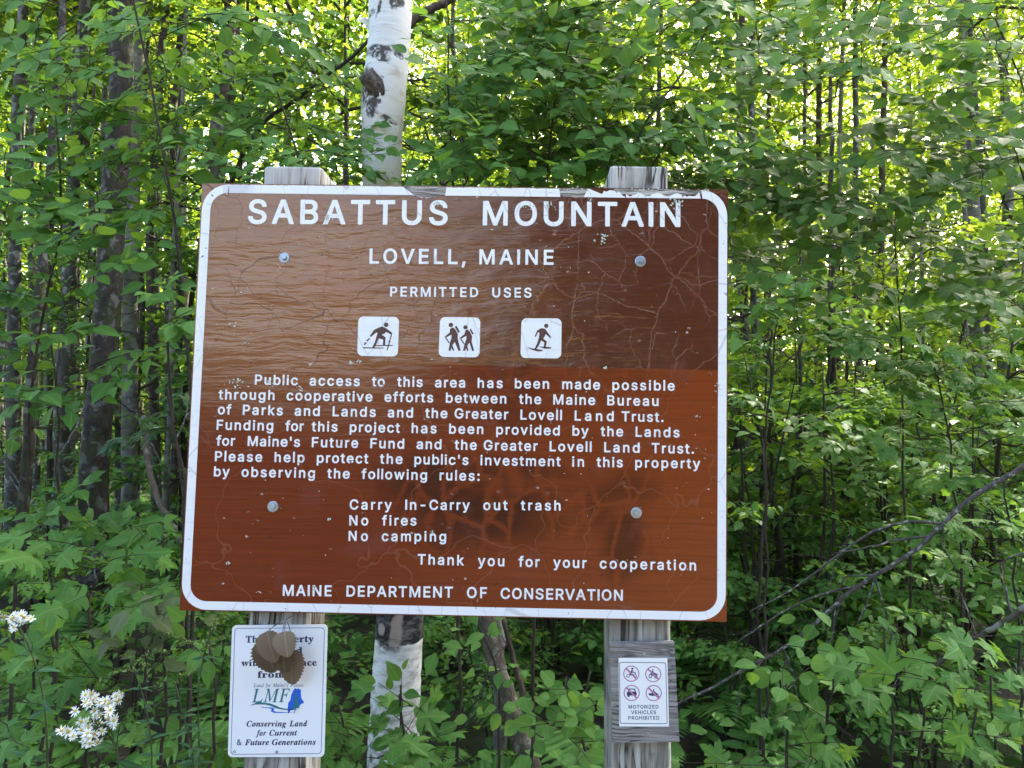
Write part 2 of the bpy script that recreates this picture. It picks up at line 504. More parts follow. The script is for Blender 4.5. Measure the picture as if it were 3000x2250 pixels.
PANEL = panel_mat()
WHITE = vinyl_white()
PLATE = simple_mat("white_sheet_metal", (0.80, 0.82, 0.84), 0.35, var=0.03, scale=8)
PAPER = simple_mat("white_sticker", (0.79, 0.82, 0.82), 0.4, var=0.03, scale=8)
SYMBOL = simple_mat("brown_symbol_print", (0.085, 0.036, 0.024), 0.5, var=0.4, scale=60)
NAVY = simple_mat("navy_print", (0.020, 0.028, 0.085), 0.45, var=0.1)
SLATE = simple_mat("slate_print", (0.06, 0.075, 0.16), 0.45, var=0.1)
TEAL = simple_mat("teal_print", (0.016, 0.16, 0.20), 0.45, var=0.1)
BLUE = simple_mat("blue_print", (0.015, 0.11, 0.60), 0.45, var=0.1)
MAUVE = simple_mat("faded_red_print", (0.42, 0.17, 0.36), 0.45, var=0.1)
ZINC = simple_mat("galvanised_steel", (0.36, 0.40, 0.44), 0.42, metal=0.75, var=0.25, scale=60)
LICHEN = simple_mat("pale_lichen", (0.46, 0.50, 0.43), 0.9, var=0.35, scale=200)
DRIED = [leaf_mat("dried_brown_leaf", (0.135, 0.098, 0.060), (0.17, 0.126, 0.080), (0.10, 0.07, 0.04), (0.14, 0.10, 0.06), 0.12, rough=0.7),
         leaf_mat("dried_pale_leaf", (0.185, 0.138, 0.088), (0.215, 0.165, 0.110), (0.12, 0.09, 0.05), (0.16, 0.12, 0.07), 0.12, rough=0.7),
         leaf_mat("dried_dark_leaf", (0.085, 0.060, 0.036), (0.11, 0.08, 0.05), (0.08, 0.06, 0.03), (0.1, 0.08, 0.04), 0.12, rough=0.7)]
PETAL = simple_mat("white_petal", (0.78, 0.79, 0.70), 0.6, var=0.05)
DISC = simple_mat("yellow_flower_disc", (0.55, 0.42, 0.08), 0.7, var=0.2, scale=300)
BUDS = simple_mat("green_flower_buds", (0.16, 0.24, 0.045), 0.7, var=0.3, scale=200)
GLYPHS = {
 'bold': {
  "'": [206, "64,306 76,300 128,300 140,304 145,312 154,508 150,520 140,526 68,527 60,524 54,516 60,320"],
  ',': [188, "26,-133 36,-137 84,-137 92,-136 100,-129 154,67 153,79 146,87 136,89 68,89 59,87 51,79 20,-117 21,-125"],
  '-': [453, "103,174 116,170 344,171 352,178 355,186 354,250 348,259 336,262 108,261 100,256 96,246 96,186"],
  '.': [188, "52,-5 77,-20 109,-21 141,-3 156,23 158,31 156,59 141,85 117,100 105,103 77,102 51,87 34,59 33,31 36,19"],
  ':': [188, "52,-5 77,-20 109,-21 141,-3 156,23 158,31 156,59 141,85 117,100 105,103 77,102 51,87 34,59 33,31 36,19", "51,271 77,255 85,254 113,255 140,271 157,303 157,332 141,361 113,377 85,378 73,375 49,360 33,331 33,303"],
  'A': [480, "5,-14 14,-18 86,-18 98,-12 146,121 150,124 330,124 382,-13 394,-18 462,-18 470,-16 478,-9 481,-2 478,10 293,514 282,526 198,526 186,518 -1,6 -1,-6", "181,218 238,395 299,218"],
  'B': [456, "49,-14 62,-18 282,-16 318,-10 350,1 378,17 398,34 416,58 427,82 434,110 436,138 429,186 418,212 394,243 362,266 361,270 380,282 404,314 414,350 414,402 406,430 397,450 383,470 362,491 338,506 310,517 274,525 58,527 50,524 45,518 42,506 42,2 43,-6", "143,78 143,206 146,213 266,211 298,201 318,185 333,162 337,138 334,118 329,106 318,94 302,84 278,78 146,75", "143,306 143,430 146,434 266,431 290,422 301,414 310,402 318,374 313,346 299,326 282,314 250,305 146,304"],
  'C': [510, "106,36 142,9 178,-9 218,-20 266,-25 318,-20 370,-3 414,24 448,59 475,103 491,159 486,172 474,178 406,178 394,171 380,135 358,106 325,83 282,72 238,74 214,81 194,91 174,107 156,127 142,151 130,183 124,215 122,255 124,291 131,327 141,355 158,383 174,402 191,415 214,428 242,435 282,437 322,427 358,403 381,371 393,339 402,331 474,330 482,333 488,339 491,351 476,403 450,447 414,484 370,512 322,528 266,534 222,530 182,519 141,499 106,473 77,439 55,403 36,355 26,307 22,255 26,199 36,151 54,107 78,67"],
  'D': [502, "49,-14 62,-18 218,-18 270,-14 318,-3 358,14 394,39 426,73 447,106 466,154 477,206 480,254 476,306 467,354 450,398 426,437 398,467 362,494 322,512 274,523 226,527 62,527 54,526 45,518 42,506 42,2 43,-6", "143,78 143,430 146,434 222,434 254,431 286,424 310,413 334,394 348,378 362,354 372,326 379,290 381,254 379,218 373,186 363,158 350,134 330,112 310,97 282,85 250,78 146,76"],
  'E': [419, "49,-14 62,-18 374,-18 382,-17 390,-10 393,-2 393,58 390,67 382,74 146,75 143,82 144,210 358,211 370,218 373,230 373,290 369,298 362,302 146,304 143,306 143,430 146,434 378,435 386,440 390,450 390,510 388,518 382,524 370,527 62,527 54,526 45,518 42,506 42,2 43,-6"],
  'F': [410, "49,-14 58,-18 126,-18 136,-14 142,-6 143,202 346,203 358,208 364,218 364,282 354,294 143,298 143,430 146,434 374,434 382,439 387,450 387,510 384,518 378,524 370,527 62,527 54,526 45,518 42,506 42,2 43,-6"],
  'G': [520, "106,35 138,11 182,-10 226,-21 270,-25 310,-22 350,-12 386,4 414,22 445,51 467,83 483,119 493,159 496,259 490,269 482,273 282,274 269,267 265,255 265,199 267,191 274,183 282,181 395,179 389,151 369,115 354,100 338,89 314,78 270,71 242,73 218,80 194,92 174,107 157,127 142,151 130,183 124,215 122,255 124,291 131,327 141,355 157,383 175,403 194,418 214,428 238,435 262,437 310,431 346,411 372,383 393,339 402,332 474,331 482,333 490,339 492,351 478,399 450,447 414,483 370,511 318,528 266,533 218,529 178,518 138,498 106,473 76,439 54,403 35,355 26,307 22,255 26,199 36,151 53,107 78,67"],
  'H': [517, "49,-14 58,-18 126,-18 136,-14 142,-6 143,210 146,214 374,212 375,-6 381,-14 390,-18 458,-18 466,-15 472,-10 475,2 475,506 474,514 469,522 458,527 390,527 377,518 374,510 374,310 370,307 146,307 143,310 143,510 140,518 134,524 126,527 58,527 46,520 42,506 42,2 43,-6"],
  'I': [146, "26,-11 38,-18 106,-18 118,-13 124,-2 124,510 120,522 110,529 38,529 26,522 22,514 22,2"],
  'L': [393, "49,-14 62,-18 362,-18 374,-13 379,-2 379,62 374,70 366,74 146,75 143,78 143,510 137,522 126,527 58,527 48,522 42,510 42,2 43,-6"],
  'M': [628, "49,-14 58,-18 122,-18 133,-14 139,-6 138,338 269,-6 275,-14 286,-18 342,-18 350,-16 357,-10 486,324 488,314 487,-6 493,-14 502,-18 570,-18 579,-14 585,-6 586,2 586,506 585,514 580,522 570,527 474,527 461,518 314,134 167,518 158,525 150,527 58,527 48,522 43,514 42,506 42,2 43,-6"],
  'N': [523, "49,-14 58,-18 126,-18 136,-14 142,-6 142,357 374,-13 386,-18 462,-18 470,-17 478,-10 481,2 481,506 480,514 474,523 462,527 398,527 387,522 382,514 382,153 381,158 150,520 138,527 62,527 54,526 46,520 42,506 42,2 43,-6"],
  'O': [533, "106,36 142,9 182,-10 226,-21 266,-25 310,-21 354,-10 394,10 427,35 458,71 480,107 496,147 507,195 511,255 508,307 498,355 479,403 457,439 430,469 394,498 354,518 314,529 266,534 222,530 178,518 141,499 106,472 77,439 54,402 36,355 25,303 22,255 26,203 36,151 54,107 78,67", "174,107 156,127 142,151 130,183 124,215 122,255 124,291 131,327 141,355 155,379 174,402 194,417 214,428 242,436 266,438 294,435 318,428 338,418 358,403 376,383 393,355 403,327 410,291 412,255 410,215 403,183 392,151 377,127 358,106 338,91 318,81 294,74 266,71 238,74 218,80 194,91"],
  'P': [445, "49,-14 58,-18 126,-18 140,-10 143,2 143,166 146,168 274,170 310,178 342,192 368,210 388,230 406,258 418,286 425,318 427,346 425,378 417,410 406,438 390,462 366,486 342,503 310,516 274,524 58,527 50,524 45,518 42,506 42,2 43,-6", "143,262 143,430 146,434 254,433 286,423 308,406 322,378 326,346 321,314 306,287 286,272 254,262"],
  'R': [449, "49,-14 58,-18 126,-18 138,-12 143,2 143,178 146,180 230,181 237,178 342,-14 354,-18 430,-18 443,-10 446,-2 443,10 340,198 386,235 406,262 419,294 425,322 427,350 425,386 418,414 406,442 386,470 366,489 342,504 310,517 274,524 58,527 50,524 45,518 42,506 42,2 43,-6", "144,274 143,430 146,434 254,433 290,423 311,406 323,382 327,350 323,322 309,298 290,284 254,274"],
  'S': [447, "68,27 96,6 120,-7 152,-18 188,-25 224,-27 260,-25 300,-17 336,-3 360,11 381,29 403,57 416,81 424,109 425,161 411,205 387,237 336,272 176,325 155,337 139,353 134,373 140,401 152,417 172,430 204,439 248,438 276,431 292,422 304,411 315,393 322,369 331,361 400,360 412,364 419,377 416,405 407,433 393,457 372,481 348,500 324,514 292,525 260,532 192,531 160,525 128,513 104,500 84,484 60,458 46,433 37,405 34,373 38,337 51,305 73,277 104,253 136,237 288,188 308,176 322,161 327,141 321,113 304,92 276,76 244,68 208,68 172,76 148,89 131,109 120,145 112,153 32,154 25,149 21,141 25,105 36,73 50,49"],
  'T': [449, "181,-14 194,-18 258,-18 270,-12 275,-2 275,430 278,434 418,434 426,436 432,442 435,454 435,510 432,518 426,524 418,527 34,527 26,526 16,518 14,510 14,450 22,437 34,434 174,433 175,2 176,-6"],
  'U': [517, "91,42 114,20 142,2 178,-14 218,-23 258,-26 302,-23 338,-15 368,-2 402,19 430,46 447,70 462,100 472,138 475,174 475,506 474,514 469,522 458,527 394,527 386,525 377,518 375,506 375,182 369,142 349,106 325,86 302,76 258,70 214,76 194,85 166,108 157,122 148,142 144,158 142,506 140,518 134,524 122,527 58,527 46,520 42,506 42,174 45,138 56,98 70,70"],
  'V': [480, "190,-12 202,-18 278,-18 289,-14 294,-7 480,502 480,514 470,525 394,527 386,525 379,518 273,214 242,116 100,518 90,526 82,527 14,527 6,524 1,518 -2,510 0,502"],
  'Z': [438, "30,-14 42,-18 398,-18 406,-17 414,-10 417,-2 417,58 414,67 406,74 152,74 413,454 415,510 412,518 406,524 394,527 42,527 34,526 25,518 22,510 22,450 26,440 34,435 282,436 287,434 26,56 24,46 24,-2"],
  'a': [389, "49,15 86,-11 134,-25 182,-25 218,-17 258,7 261,-9 274,-18 338,-18 346,-15 352,-9 355,3 355,251 348,303 327,347 297,375 258,393 194,402 170,401 126,392 88,375 50,342 23,295 25,283 34,275 102,256 114,262 130,287 158,306 170,309 210,312 230,306 246,295 254,279 257,263 252,251 234,245 174,237 102,223 54,199 30,173 14,131 14,83 22,55 33,35", "121,79 113,91 111,107 115,123 126,134 142,142 254,163 258,159 257,139 253,115 239,91 218,75 190,65 150,66"],
  'b': [424, "40,-13 51,-18 118,-17 128,-9 131,13 166,-13 207,-25 263,-23 295,-14 327,4 350,23 369,47 387,79 399,111 406,147 408,191 406,227 399,263 387,299 368,331 348,355 323,376 295,390 263,400 203,401 163,388 135,369 132,375 132,511 127,521 115,527 51,527 39,520 35,511 35,-1", "173,79 151,105 136,143 131,191 137,239 151,273 171,296 183,304 203,310 219,312 239,310 255,305 270,295 291,272 305,235 310,191 305,143 291,106 267,79 255,72 239,67 203,66 187,71"],
  'c': [396, "80,23 108,1 140,-15 172,-23 228,-25 288,-9 332,19 364,59 381,103 376,115 368,120 300,135 289,127 276,99 256,79 236,69 208,65 188,66 159,79 136,104 119,147 114,187 120,235 135,271 156,295 172,305 204,311 238,307 260,295 275,279 289,251 300,244 373,263 378,271 379,279 365,315 328,361 280,389 228,401 172,400 136,390 108,376 81,355 59,331 40,299 26,263 19,227 16,187 18,151 27,111 39,79 58,47"],
  'd': [424, "76,22 100,2 128,-13 164,-23 224,-24 260,-12 292,11 297,-9 308,-17 372,-18 380,-16 387,-9 390,3 390,507 388,516 380,525 372,527 308,527 296,519 293,507 292,366 260,389 224,400 164,400 132,391 101,375 77,355 54,327 38,299 25,263 18,227 16,187 18,151 26,111 37,79 55,47", "156,80 133,107 119,143 115,191 119,235 133,271 159,299 188,310 208,311 236,306 252,298 264,287 283,255 292,215 292,167 283,123 264,91 252,79 236,71 208,65 188,66 172,71"],
  'e': [404, "80,22 108,1 140,-15 176,-23 240,-25 292,-11 331,11 362,43 383,87 381,99 372,107 308,123 300,123 292,117 268,83 248,71 212,64 176,70 148,86 127,115 117,147 117,151 120,151 372,151 384,157 389,167 388,227 374,287 348,335 312,370 272,391 228,401 168,399 136,390 104,374 80,355 56,327 38,295 25,259 19,227 16,187 19,147 26,111 40,76 57,47", "120,239 126,263 144,287 172,306 188,310 224,310 251,299 274,275 287,243 284,239"],
  'f': [254, "68,-13 80,-18 144,-18 153,-14 159,-6 161,306 164,309 232,310 244,318 246,330 246,382 242,390 236,395 228,397 162,398 161,430 172,451 196,455 228,450 242,458 260,518 258,530 248,538 224,545 184,548 148,543 111,526 80,495 65,458 63,398 4,397 -4,394 -10,386 -11,326 -6,314 4,309 60,309 64,306 63,2 64,-6"],
  'g': [425, "58,-111 88,-137 128,-157 180,-167 236,-167 296,-153 320,-141 344,-123 366,-99 378,-75 387,-47 390,-7 390,381 388,389 380,396 308,397 298,389 295,369 292,366 260,390 224,400 160,399 132,391 104,377 76,354 55,329 39,301 26,269 19,233 16,193 18,153 26,117 40,81 57,53 80,29 104,11 132,-3 164,-11 220,-12 260,0 292,22 293,17 291,-27 283,-47 268,-62 252,-71 232,-77 188,-78 160,-71 142,-59 112,-26 104,-23 92,-25 40,-55 34,-63 33,-71 36,-79", "154,93 135,113 119,149 114,193 119,237 132,269 156,297 172,306 184,309 224,310 240,305 254,297 275,273 289,237 294,193 288,145 275,113 252,90 240,83 224,79 184,79 168,84"],
  'h': [410, "41,-14 51,-18 115,-18 125,-14 131,-6 133,246 137,262 151,286 171,302 195,310 231,308 247,302 259,293 269,278 276,258 278,234 278,2 281,-10 295,-18 359,-18 371,-12 375,-2 373,270 367,302 356,330 343,351 325,370 303,385 279,395 227,402 199,400 167,390 135,370 132,374 132,510 127,521 115,527 51,527 41,522 35,510 35,2 36,-6"],
  'i': [167, "41,-13 53,-18 117,-18 125,-14 132,-2 132,378 128,390 117,397 49,397 41,393 35,382 35,2 36,-6", "41,442 65,428 73,426 101,427 127,442 142,466 143,494 141,502 125,526 101,539 73,540 65,539 41,524 25,498 25,474 26,466"],
  'j': [167, "-21,-157 -8,-161 52,-154 88,-135 116,-101 130,-57 132,379 127,391 116,397 48,397 40,392 35,383 33,-41 25,-61 21,-65 -16,-70 -27,-81 -28,-145", "40,443 64,428 72,426 100,427 124,440 140,463 143,471 142,499 127,523 104,538 92,540 68,540 40,524 25,499 24,475 27,463"],
  'k': [381, "41,-14 51,-18 115,-18 123,-16 129,-10 132,2 132,130 151,150 155,148 283,-14 295,-18 375,-18 383,-14 390,-2 387,11 226,214 372,366 377,374 377,386 371,394 363,397 283,397 275,394 135,252 132,258 132,510 127,521 115,527 51,527 41,522 35,510 35,2 36,-6"],
  'l': [133, "22,-11 34,-18 98,-18 110,-12 115,-2 115,534 110,544 98,550 34,550 22,543 18,534 18,2"],
  'm': [610, "41,-14 51,-18 115,-18 125,-14 131,-6 132,234 136,266 151,291 167,304 191,311 215,310 231,305 247,290 254,274 257,-6 263,-14 275,-18 335,-18 347,-14 353,-2 353,246 357,270 367,290 381,302 407,311 435,311 451,305 469,290 476,274 478,250 479,-6 485,-14 495,-18 559,-18 567,-15 574,-6 575,2 573,282 566,314 556,338 523,377 503,389 459,403 415,403 375,392 339,370 323,352 319,350 299,374 279,389 247,401 199,402 163,391 131,370 129,386 119,396 55,397 43,394 36,386 35,378 35,2 36,-6"],
  'n': [410, "41,-14 51,-18 115,-18 125,-14 131,-6 133,246 137,262 151,286 171,302 195,310 231,308 247,302 259,293 269,278 276,258 278,234 278,2 281,-10 291,-17 299,-18 359,-18 372,-10 375,2 373,274 367,302 356,330 343,351 323,371 303,385 279,395 231,402 199,400 171,392 143,377 131,368 127,389 115,397 51,397 38,390 35,378 35,2 36,-6"],
  'o': [415, "80,22 108,1 140,-15 172,-23 208,-26 240,-24 276,-15 308,1 335,22 359,50 376,78 388,109 396,146 399,186 396,230 388,266 376,298 359,326 336,354 308,375 276,391 244,399 208,402 172,400 137,390 108,376 80,354 56,326 39,298 26,262 19,226 16,186 19,150 27,110 40,78 59,46", "156,81 134,106 119,146 115,190 119,230 132,266 156,295 172,305 188,310 208,312 228,310 244,305 260,294 281,270 296,230 301,186 296,146 283,110 256,78 228,66 188,66 172,71"],
  'p': [424, "41,-157 51,-161 115,-161 123,-158 129,-153 132,-141 132,7 135,11 165,-13 203,-24 267,-22 299,-12 323,1 346,19 370,47 385,75 399,111 406,151 408,187 406,227 398,267 384,303 368,331 351,352 323,376 295,390 263,400 203,401 163,388 131,365 128,387 123,394 115,397 51,397 43,394 36,387 35,379 35,-141 36,-149", "173,79 151,105 136,143 131,191 137,239 151,273 171,296 183,304 203,310 219,312 239,310 255,305 270,295 291,272 305,235 310,191 305,143 291,106 267,79 255,72 239,67 203,66 187,71"],
  'r': [259, "41,-14 51,-18 115,-18 125,-14 131,-6 132,234 136,262 148,282 171,299 195,306 247,305 257,310 261,322 261,386 258,394 251,400 187,400 163,393 131,373 126,390 115,397 51,397 42,394 36,386 35,2 36,-6"],
  's': [365, "64,11 110,-14 154,-25 214,-24 270,-9 310,17 329,39 340,59 346,79 349,107 346,135 338,158 320,183 298,201 270,215 146,251 132,263 127,279 134,295 154,308 170,313 206,313 222,307 238,294 253,267 262,260 274,260 334,275 341,283 342,291 334,315 312,351 282,378 234,397 186,402 134,396 86,375 49,339 38,319 31,299 29,271 33,243 40,223 58,198 82,178 110,164 206,138 234,128 246,116 249,103 244,87 234,77 206,66 182,64 146,70 134,76 118,94 110,115 98,124 29,111 20,103 18,95 19,87 34,47"],
  't': [227, "80,8 108,-10 136,-19 168,-22 220,-15 228,-7 231,2 219,58 215,66 204,71 160,69 151,74 145,90 144,306 148,309 204,309 216,314 222,326 222,382 216,392 208,397 144,398 144,474 140,482 128,489 64,489 55,486 47,474 46,398 0,396 -8,391 -11,382 -11,326 -8,316 4,309 44,309 47,306 47,94 50,62 60,33"],
  'u': [410, "83,12 107,-5 131,-15 183,-23 215,-20 239,-13 267,2 279,12 282,-7 287,-14 295,-18 359,-18 371,-11 375,1 375,377 372,389 367,395 359,397 295,397 284,393 279,385 278,157 273,121 258,93 239,77 215,70 179,71 163,78 151,87 141,101 134,121 132,145 132,381 129,389 123,395 115,397 51,397 39,391 35,377 37,105 43,77 52,53 67,29"],
  'v': [389, "151,-14 163,-18 227,-18 235,-16 241,-10 389,374 388,386 379,395 303,397 290,390 207,162 195,122 99,390 87,397 15,397 7,394 1,386 2,370 146,-6"],
  'w': [567, "125,-12 137,-18 201,-18 214,-10 285,240 353,-10 361,-16 369,-18 429,-18 441,-14 446,-6 562,374 561,386 557,393 545,397 481,397 473,396 466,390 417,220 401,155 397,149 334,382 327,394 317,397 253,397 245,396 238,390 189,218 173,150 169,151 102,390 89,397 21,397 12,394 6,386 5,374 121,-6"],
  'y': [389, "35,-151 43,-156 91,-163 131,-158 167,-139 190,-119 211,-87 388,373 389,385 379,395 303,397 290,389 207,161 195,122 99,389 87,397 19,397 11,396 2,389 -1,381 1,373 142,1 123,-51 111,-66 99,-71 59,-68 47,-75 30,-135 30,-143"],
 },
 'serif': {
  'T': [423, "11,455 11,318 29,318 41,367 65,403 102,426 156,433 152,50 123,21 92,17 92,0 328,0 328,17 276,30 263,81 269,433 357,404 394,317 410,317 410,455"],
  'a': [344, "223,312 95,308 37,259 45,203 95,194 121,243 104,274 115,290 171,292 196,266 199,190 63,136 31,104 25,34 64,-4 151,2 200,35 216,1 255,-10 294,-1 329,28 293,48 285,259 263,292", "138,139 199,169 199,63 151,34 126,46 118,84"],
  'c': [293, "175,319 96,297 40,237 19,150 38,68 87,11 156,-10 227,8 285,60 271,72 204,38 166,48 137,76 112,187 126,269 169,297 190,290 206,216 253,207 277,245 250,298"],
  'd': [370, "319,455 176,455 176,439 220,419 223,280 189,309 112,313 55,272 24,196 23,104 53,35 107,-5 188,2 223,39 223,-10 353,11 353,28 320,54", "147,273 206,270 223,242 215,56 171,28 146,36 121,98 130,250"],
  'e': [301, "209,309 120,313 59,273 24,201 24,109 58,35 117,-5 154,-10 228,11 285,73 270,86 237,53 199,42 138,73 117,166 283,173 274,234 249,280", "127,274 161,297 193,277 201,192 116,192"],
  'f': [214, "174,465 123,457 85,436 60,400 52,310 16,310 16,277 52,277 40,22 15,16 15,0 199,0 199,16 158,26 148,65 148,277 203,277 203,310 148,310 153,430 193,441 195,365 239,358 263,400 240,446"],
  'h': [381, "148,455 19,455 19,440 51,417 45,26 18,16 18,0 180,0 180,16 149,38 148,235 173,262 219,268 235,217 228,26 202,16 202,0 363,0 363,16 332,38 330,212 309,292 243,318 190,305 148,267"],
  'i': [198, "81,460 50,412 81,366 136,376 147,432 137,449", "148,310 21,310 20,293 51,272 45,26 18,16 18,0 180,0 180,16 150,38"],
  'm': [554, "292,304 237,318 188,305 146,265 146,310 19,310 19,294 51,271 45,26 18,16 18,0 177,0 177,16 148,38 146,235 170,262 216,268 232,217 225,26 199,16 199,0 356,0 356,16 326,38 324,237 349,263 394,268 410,217 403,26 377,16 377,0 536,0 536,16 505,38 504,212 482,292 418,318 364,304 320,261"],
  'n': [381, "309,292 243,318 190,306 148,267 148,310 19,310 19,294 51,271 45,26 18,16 18,0 180,0 180,16 149,38 148,235 173,262 219,268 235,217 228,26 202,16 202,0 363,0 363,16 332,38 330,212"],
  'o': [336, "168,318 90,297 38,239 19,154 38,70 90,11 169,-10 245,11 298,69 317,154 298,240 245,298", "144,292 192,292 217,227 209,39 169,11 128,39 120,227"],
  'p': [371, "230,319 180,305 143,263 143,310 19,310 19,295 46,283 40,-117 17,-124 17,-139 197,-139 197,-123 152,-99 148,32 183,1 261,-5 316,38 346,113 335,241 293,298", "171,267 199,278 225,270 250,208 239,59 222,36 195,28 167,38 148,69 148,235"],
  'q': [364, "320,320 257,281 215,310 129,313 63,270 25,192 24,101 54,33 108,-5 187,0 224,29 214,-114 175,-123 175,-139 354,-139 354,-123 321,-102", "150,286 179,295 213,281 224,241 218,52 179,30 150,37 120,100 131,261"],
  'r': [287, "210,314 146,252 146,310 21,310 20,293 51,273 45,26 18,16 18,0 197,0 197,16 152,37 152,220 189,260 248,222 287,248 275,304"],
  's': [288, "98,312 65,291 37,220 54,169 183,84 189,40 140,15 87,39 53,105 36,105 36,-9 87,6 151,-10 194,-3 228,18 250,51 253,127 221,172 107,244 116,286 174,291 215,254 228,222 244,222 244,319"],
  't': [228, "144,424 129,424 20,300 20,279 48,279 53,36 89,-4 124,-9 182,9 222,66 206,75 168,40 144,82 144,279 208,279 208,310 144,310"],
  'u': [375, "142,310 11,310 11,294 39,282 51,51 65,17 91,-3 160,-7 228,40 228,-10 360,13 360,30 326,51 324,310 189,310 189,294 221,283 228,66 177,36 144,58"],
  'w': [435, "138,310 -11,310 122,-10 140,-10 223,197 289,-10 304,-10 433,292 445,295 445,310 356,310 356,295 386,266 336,141 296,276 323,293 323,310 168,310 168,295 201,266 211,235 167,127 127,292 138,293"],
  'y': [300, "162,310 -5,310 -3,293 36,251 140,-5 86,-99 51,-42 5,-53 -3,-107 29,-137 95,-131 162,-24 287,290 300,293 300,310 203,310 230,241 185,119 136,289 162,293"],
 },
 'italic': {
  '&': [492, "252,480 153,480 114,459 89,426 85,348 139,266 63,208 43,172 36,125 46,69 77,28 125,2 238,-2 352,56 410,0 490,0 392,95 461,240 401,240 354,133 224,258 293,312 320,383 313,427 289,460", "227,435 258,405 258,358 188,293 142,360 143,406 156,424", "175,229 314,93 229,49 151,51 104,94 103,160"],
  'C': [440, "287,463 218,452 116,389 37,262 20,165 42,71 104,10 202,-11 305,14 387,91 368,105 304,41 229,20 185,28 151,53 129,91 130,212 184,353 222,401 264,430 309,439 348,431 377,406 401,310 420,308 449,463 385,448"],
  'F': [410, "426,451 73,451 73,435 117,417 115,369 12,28 -34,15 -34,0 177,0 177,15 132,34 175,226 249,214 269,135 283,135 330,320 313,320 272,265 181,248 234,422 316,423 353,406 374,376 381,323 400,323"],
  'G': [499, "232,452 122,393 59,316 25,224 34,98 73,39 136,1 221,-11 311,-1 395,31 451,202 475,206 475,223 286,223 286,207 333,193 302,47 267,18 188,22 151,48 128,89 128,214 183,352 222,400 264,429 308,439 350,431 382,408 402,370 410,317 428,317 457,463 400,447 349,459"],
  'L': [425, "283,451 73,451 73,435 117,416 115,369 12,28 -34,15 -34,0 351,0 393,134 371,134 298,50 132,33 236,421 283,435"],
  'a': [336, "198,299 165,310 84,276 -5,147 -14,40 24,-3 84,-4 155,34 166,2 197,-9 248,13 300,78 285,87 231,44 297,303 225,303 214,265", "172,281 192,272 139,73 93,41 72,51 109,219 141,264"],
  'd': [334, "343,470 205,451 205,433 241,422 213,294 164,310 121,300 29,215 -15,82 3,14 55,-9 113,12 164,76 157,35 167,2 223,-4 297,78 281,89 232,60", "195,275 142,76 84,44 68,101 164,280"],
  'e': [269, "176,310 109,290 25,207 -11,98 -4,53 16,19 47,-2 87,-9 158,14 214,83 195,95 159,51 102,39 79,124 153,144 207,174 238,209 244,273 230,293", "187,280 179,212 114,156 84,146 126,252"],
  'f': [193, "212,470 166,460 126,428 92,376 66,303 19,303 13,275 60,275 -34,-102 -65,-97 -78,-50 -123,-70 -108,-124 -66,-139 11,-112 65,-29 140,275 197,275 201,303 144,303 195,441 220,430 235,384 273,391 277,439 264,456"],
  'g': [298, "200,301 113,305 50,273 14,220 20,147 57,114 1,68 6,28 33,5 -46,-44 -43,-95 23,-134 158,-126 213,-90 233,-36 201,21 66,84 83,106 191,120 244,164 261,248 299,248 302,277 244,277", "156,287 177,277 175,188 133,129 94,135 96,222 122,269", "21,-31 60,-4 156,-47 157,-85 117,-113 54,-113 13,-83 7,-62"],
  'i': [194, "114,457 87,416 114,375 163,384 173,433 163,447", "150,310 19,289 44,211 4,21 29,-5 49,-8 103,14 155,81 142,90 87,46"],
  'n': [357, "116,193 151,310 17,289 50,240 -14,0 66,0 136,190 176,243 222,257 168,41 179,3 213,-9 266,13 319,80 304,90 260,43 248,57 306,259 294,297 256,310 187,281"],
  'o': [316, "221,302 141,305 48,241 -6,135 -3,54 20,20 54,-2 133,-5 228,61 281,167 278,247 256,281", "172,288 197,276 162,74 119,18 78,25 113,229 141,272"],
  'r': [261, "114,189 151,310 17,289 50,240 -14,0 66,0 127,175 186,238 220,218 257,245 250,298 197,302"],
  's': [253, "82,303 35,260 39,185 120,52 110,24 81,14 33,37 13,105 -7,109 -24,-4 28,5 118,-6 177,36 175,132 97,255 134,288 174,268 197,207 215,205 230,307 179,298"],
  't': [185, "162,398 134,398 79,334 13,297 13,273 45,273 -15,39 -4,3 30,-9 88,14 144,85 128,95 70,45 126,273 179,273 187,300 134,300"],
  'u': [357, "146,310 12,289 46,254 -5,41 8,3 46,-9 114,18 181,103 172,19 215,-9 268,13 321,81 306,91 251,57 316,301 236,301 167,113 125,58 79,43"],
  'v': [284, "97,310 -2,291 25,264 48,-9 62,-9 215,167 251,283 214,310 177,286 204,213 123,89 115,251"],
 },
 'thin': {
  "'": [151, "107,480 44,480 57,306 94,306"],
  'F': [406, "421,465 88,465 84,451 132,433 129,385 21,25 -27,13 -31,0 168,0 169,12 115,29 159,235 262,226 271,156 285,156 330,325 316,325 277,272 165,258 218,435 344,437 383,403 387,355 400,355"],
  'L': [449, "279,465 94,465 91,451 139,433 41,43 9,16 -21,13 -24,0 368,0 412,132 399,132 328,45 126,29 125,92 230,440 274,452"],
  'M': [590, "212,465 87,465 83,451 131,433 128,385 15,25 -32,13 -36,0 114,0 118,13 69,31 77,103 157,393 210,0 480,392 371,26 325,11 322,0 506,0 509,13 461,31 572,439 620,451 624,465 496,465 261,108"],
  'a': [342, "217,307 183,316 136,306 49,228 0,119 -3,33 26,-3 85,0 154,62 191,118 168,23 175,0 195,-8 240,12 291,72 282,80 222,44 292,309 241,309 232,280", "185,299 210,288 199,171 98,37 60,43 74,175 124,266"],
  'd': [355, "236,467 233,455 273,416 242,293 225,311 146,307 44,217 -5,107 -4,39 32,-3 99,-1 167,59 201,112 183,27 191,1 240,-3 317,72 306,81 250,30 240,81 345,480", "212,298 232,259 146,62 91,28 54,57 57,124 101,229 132,268"],
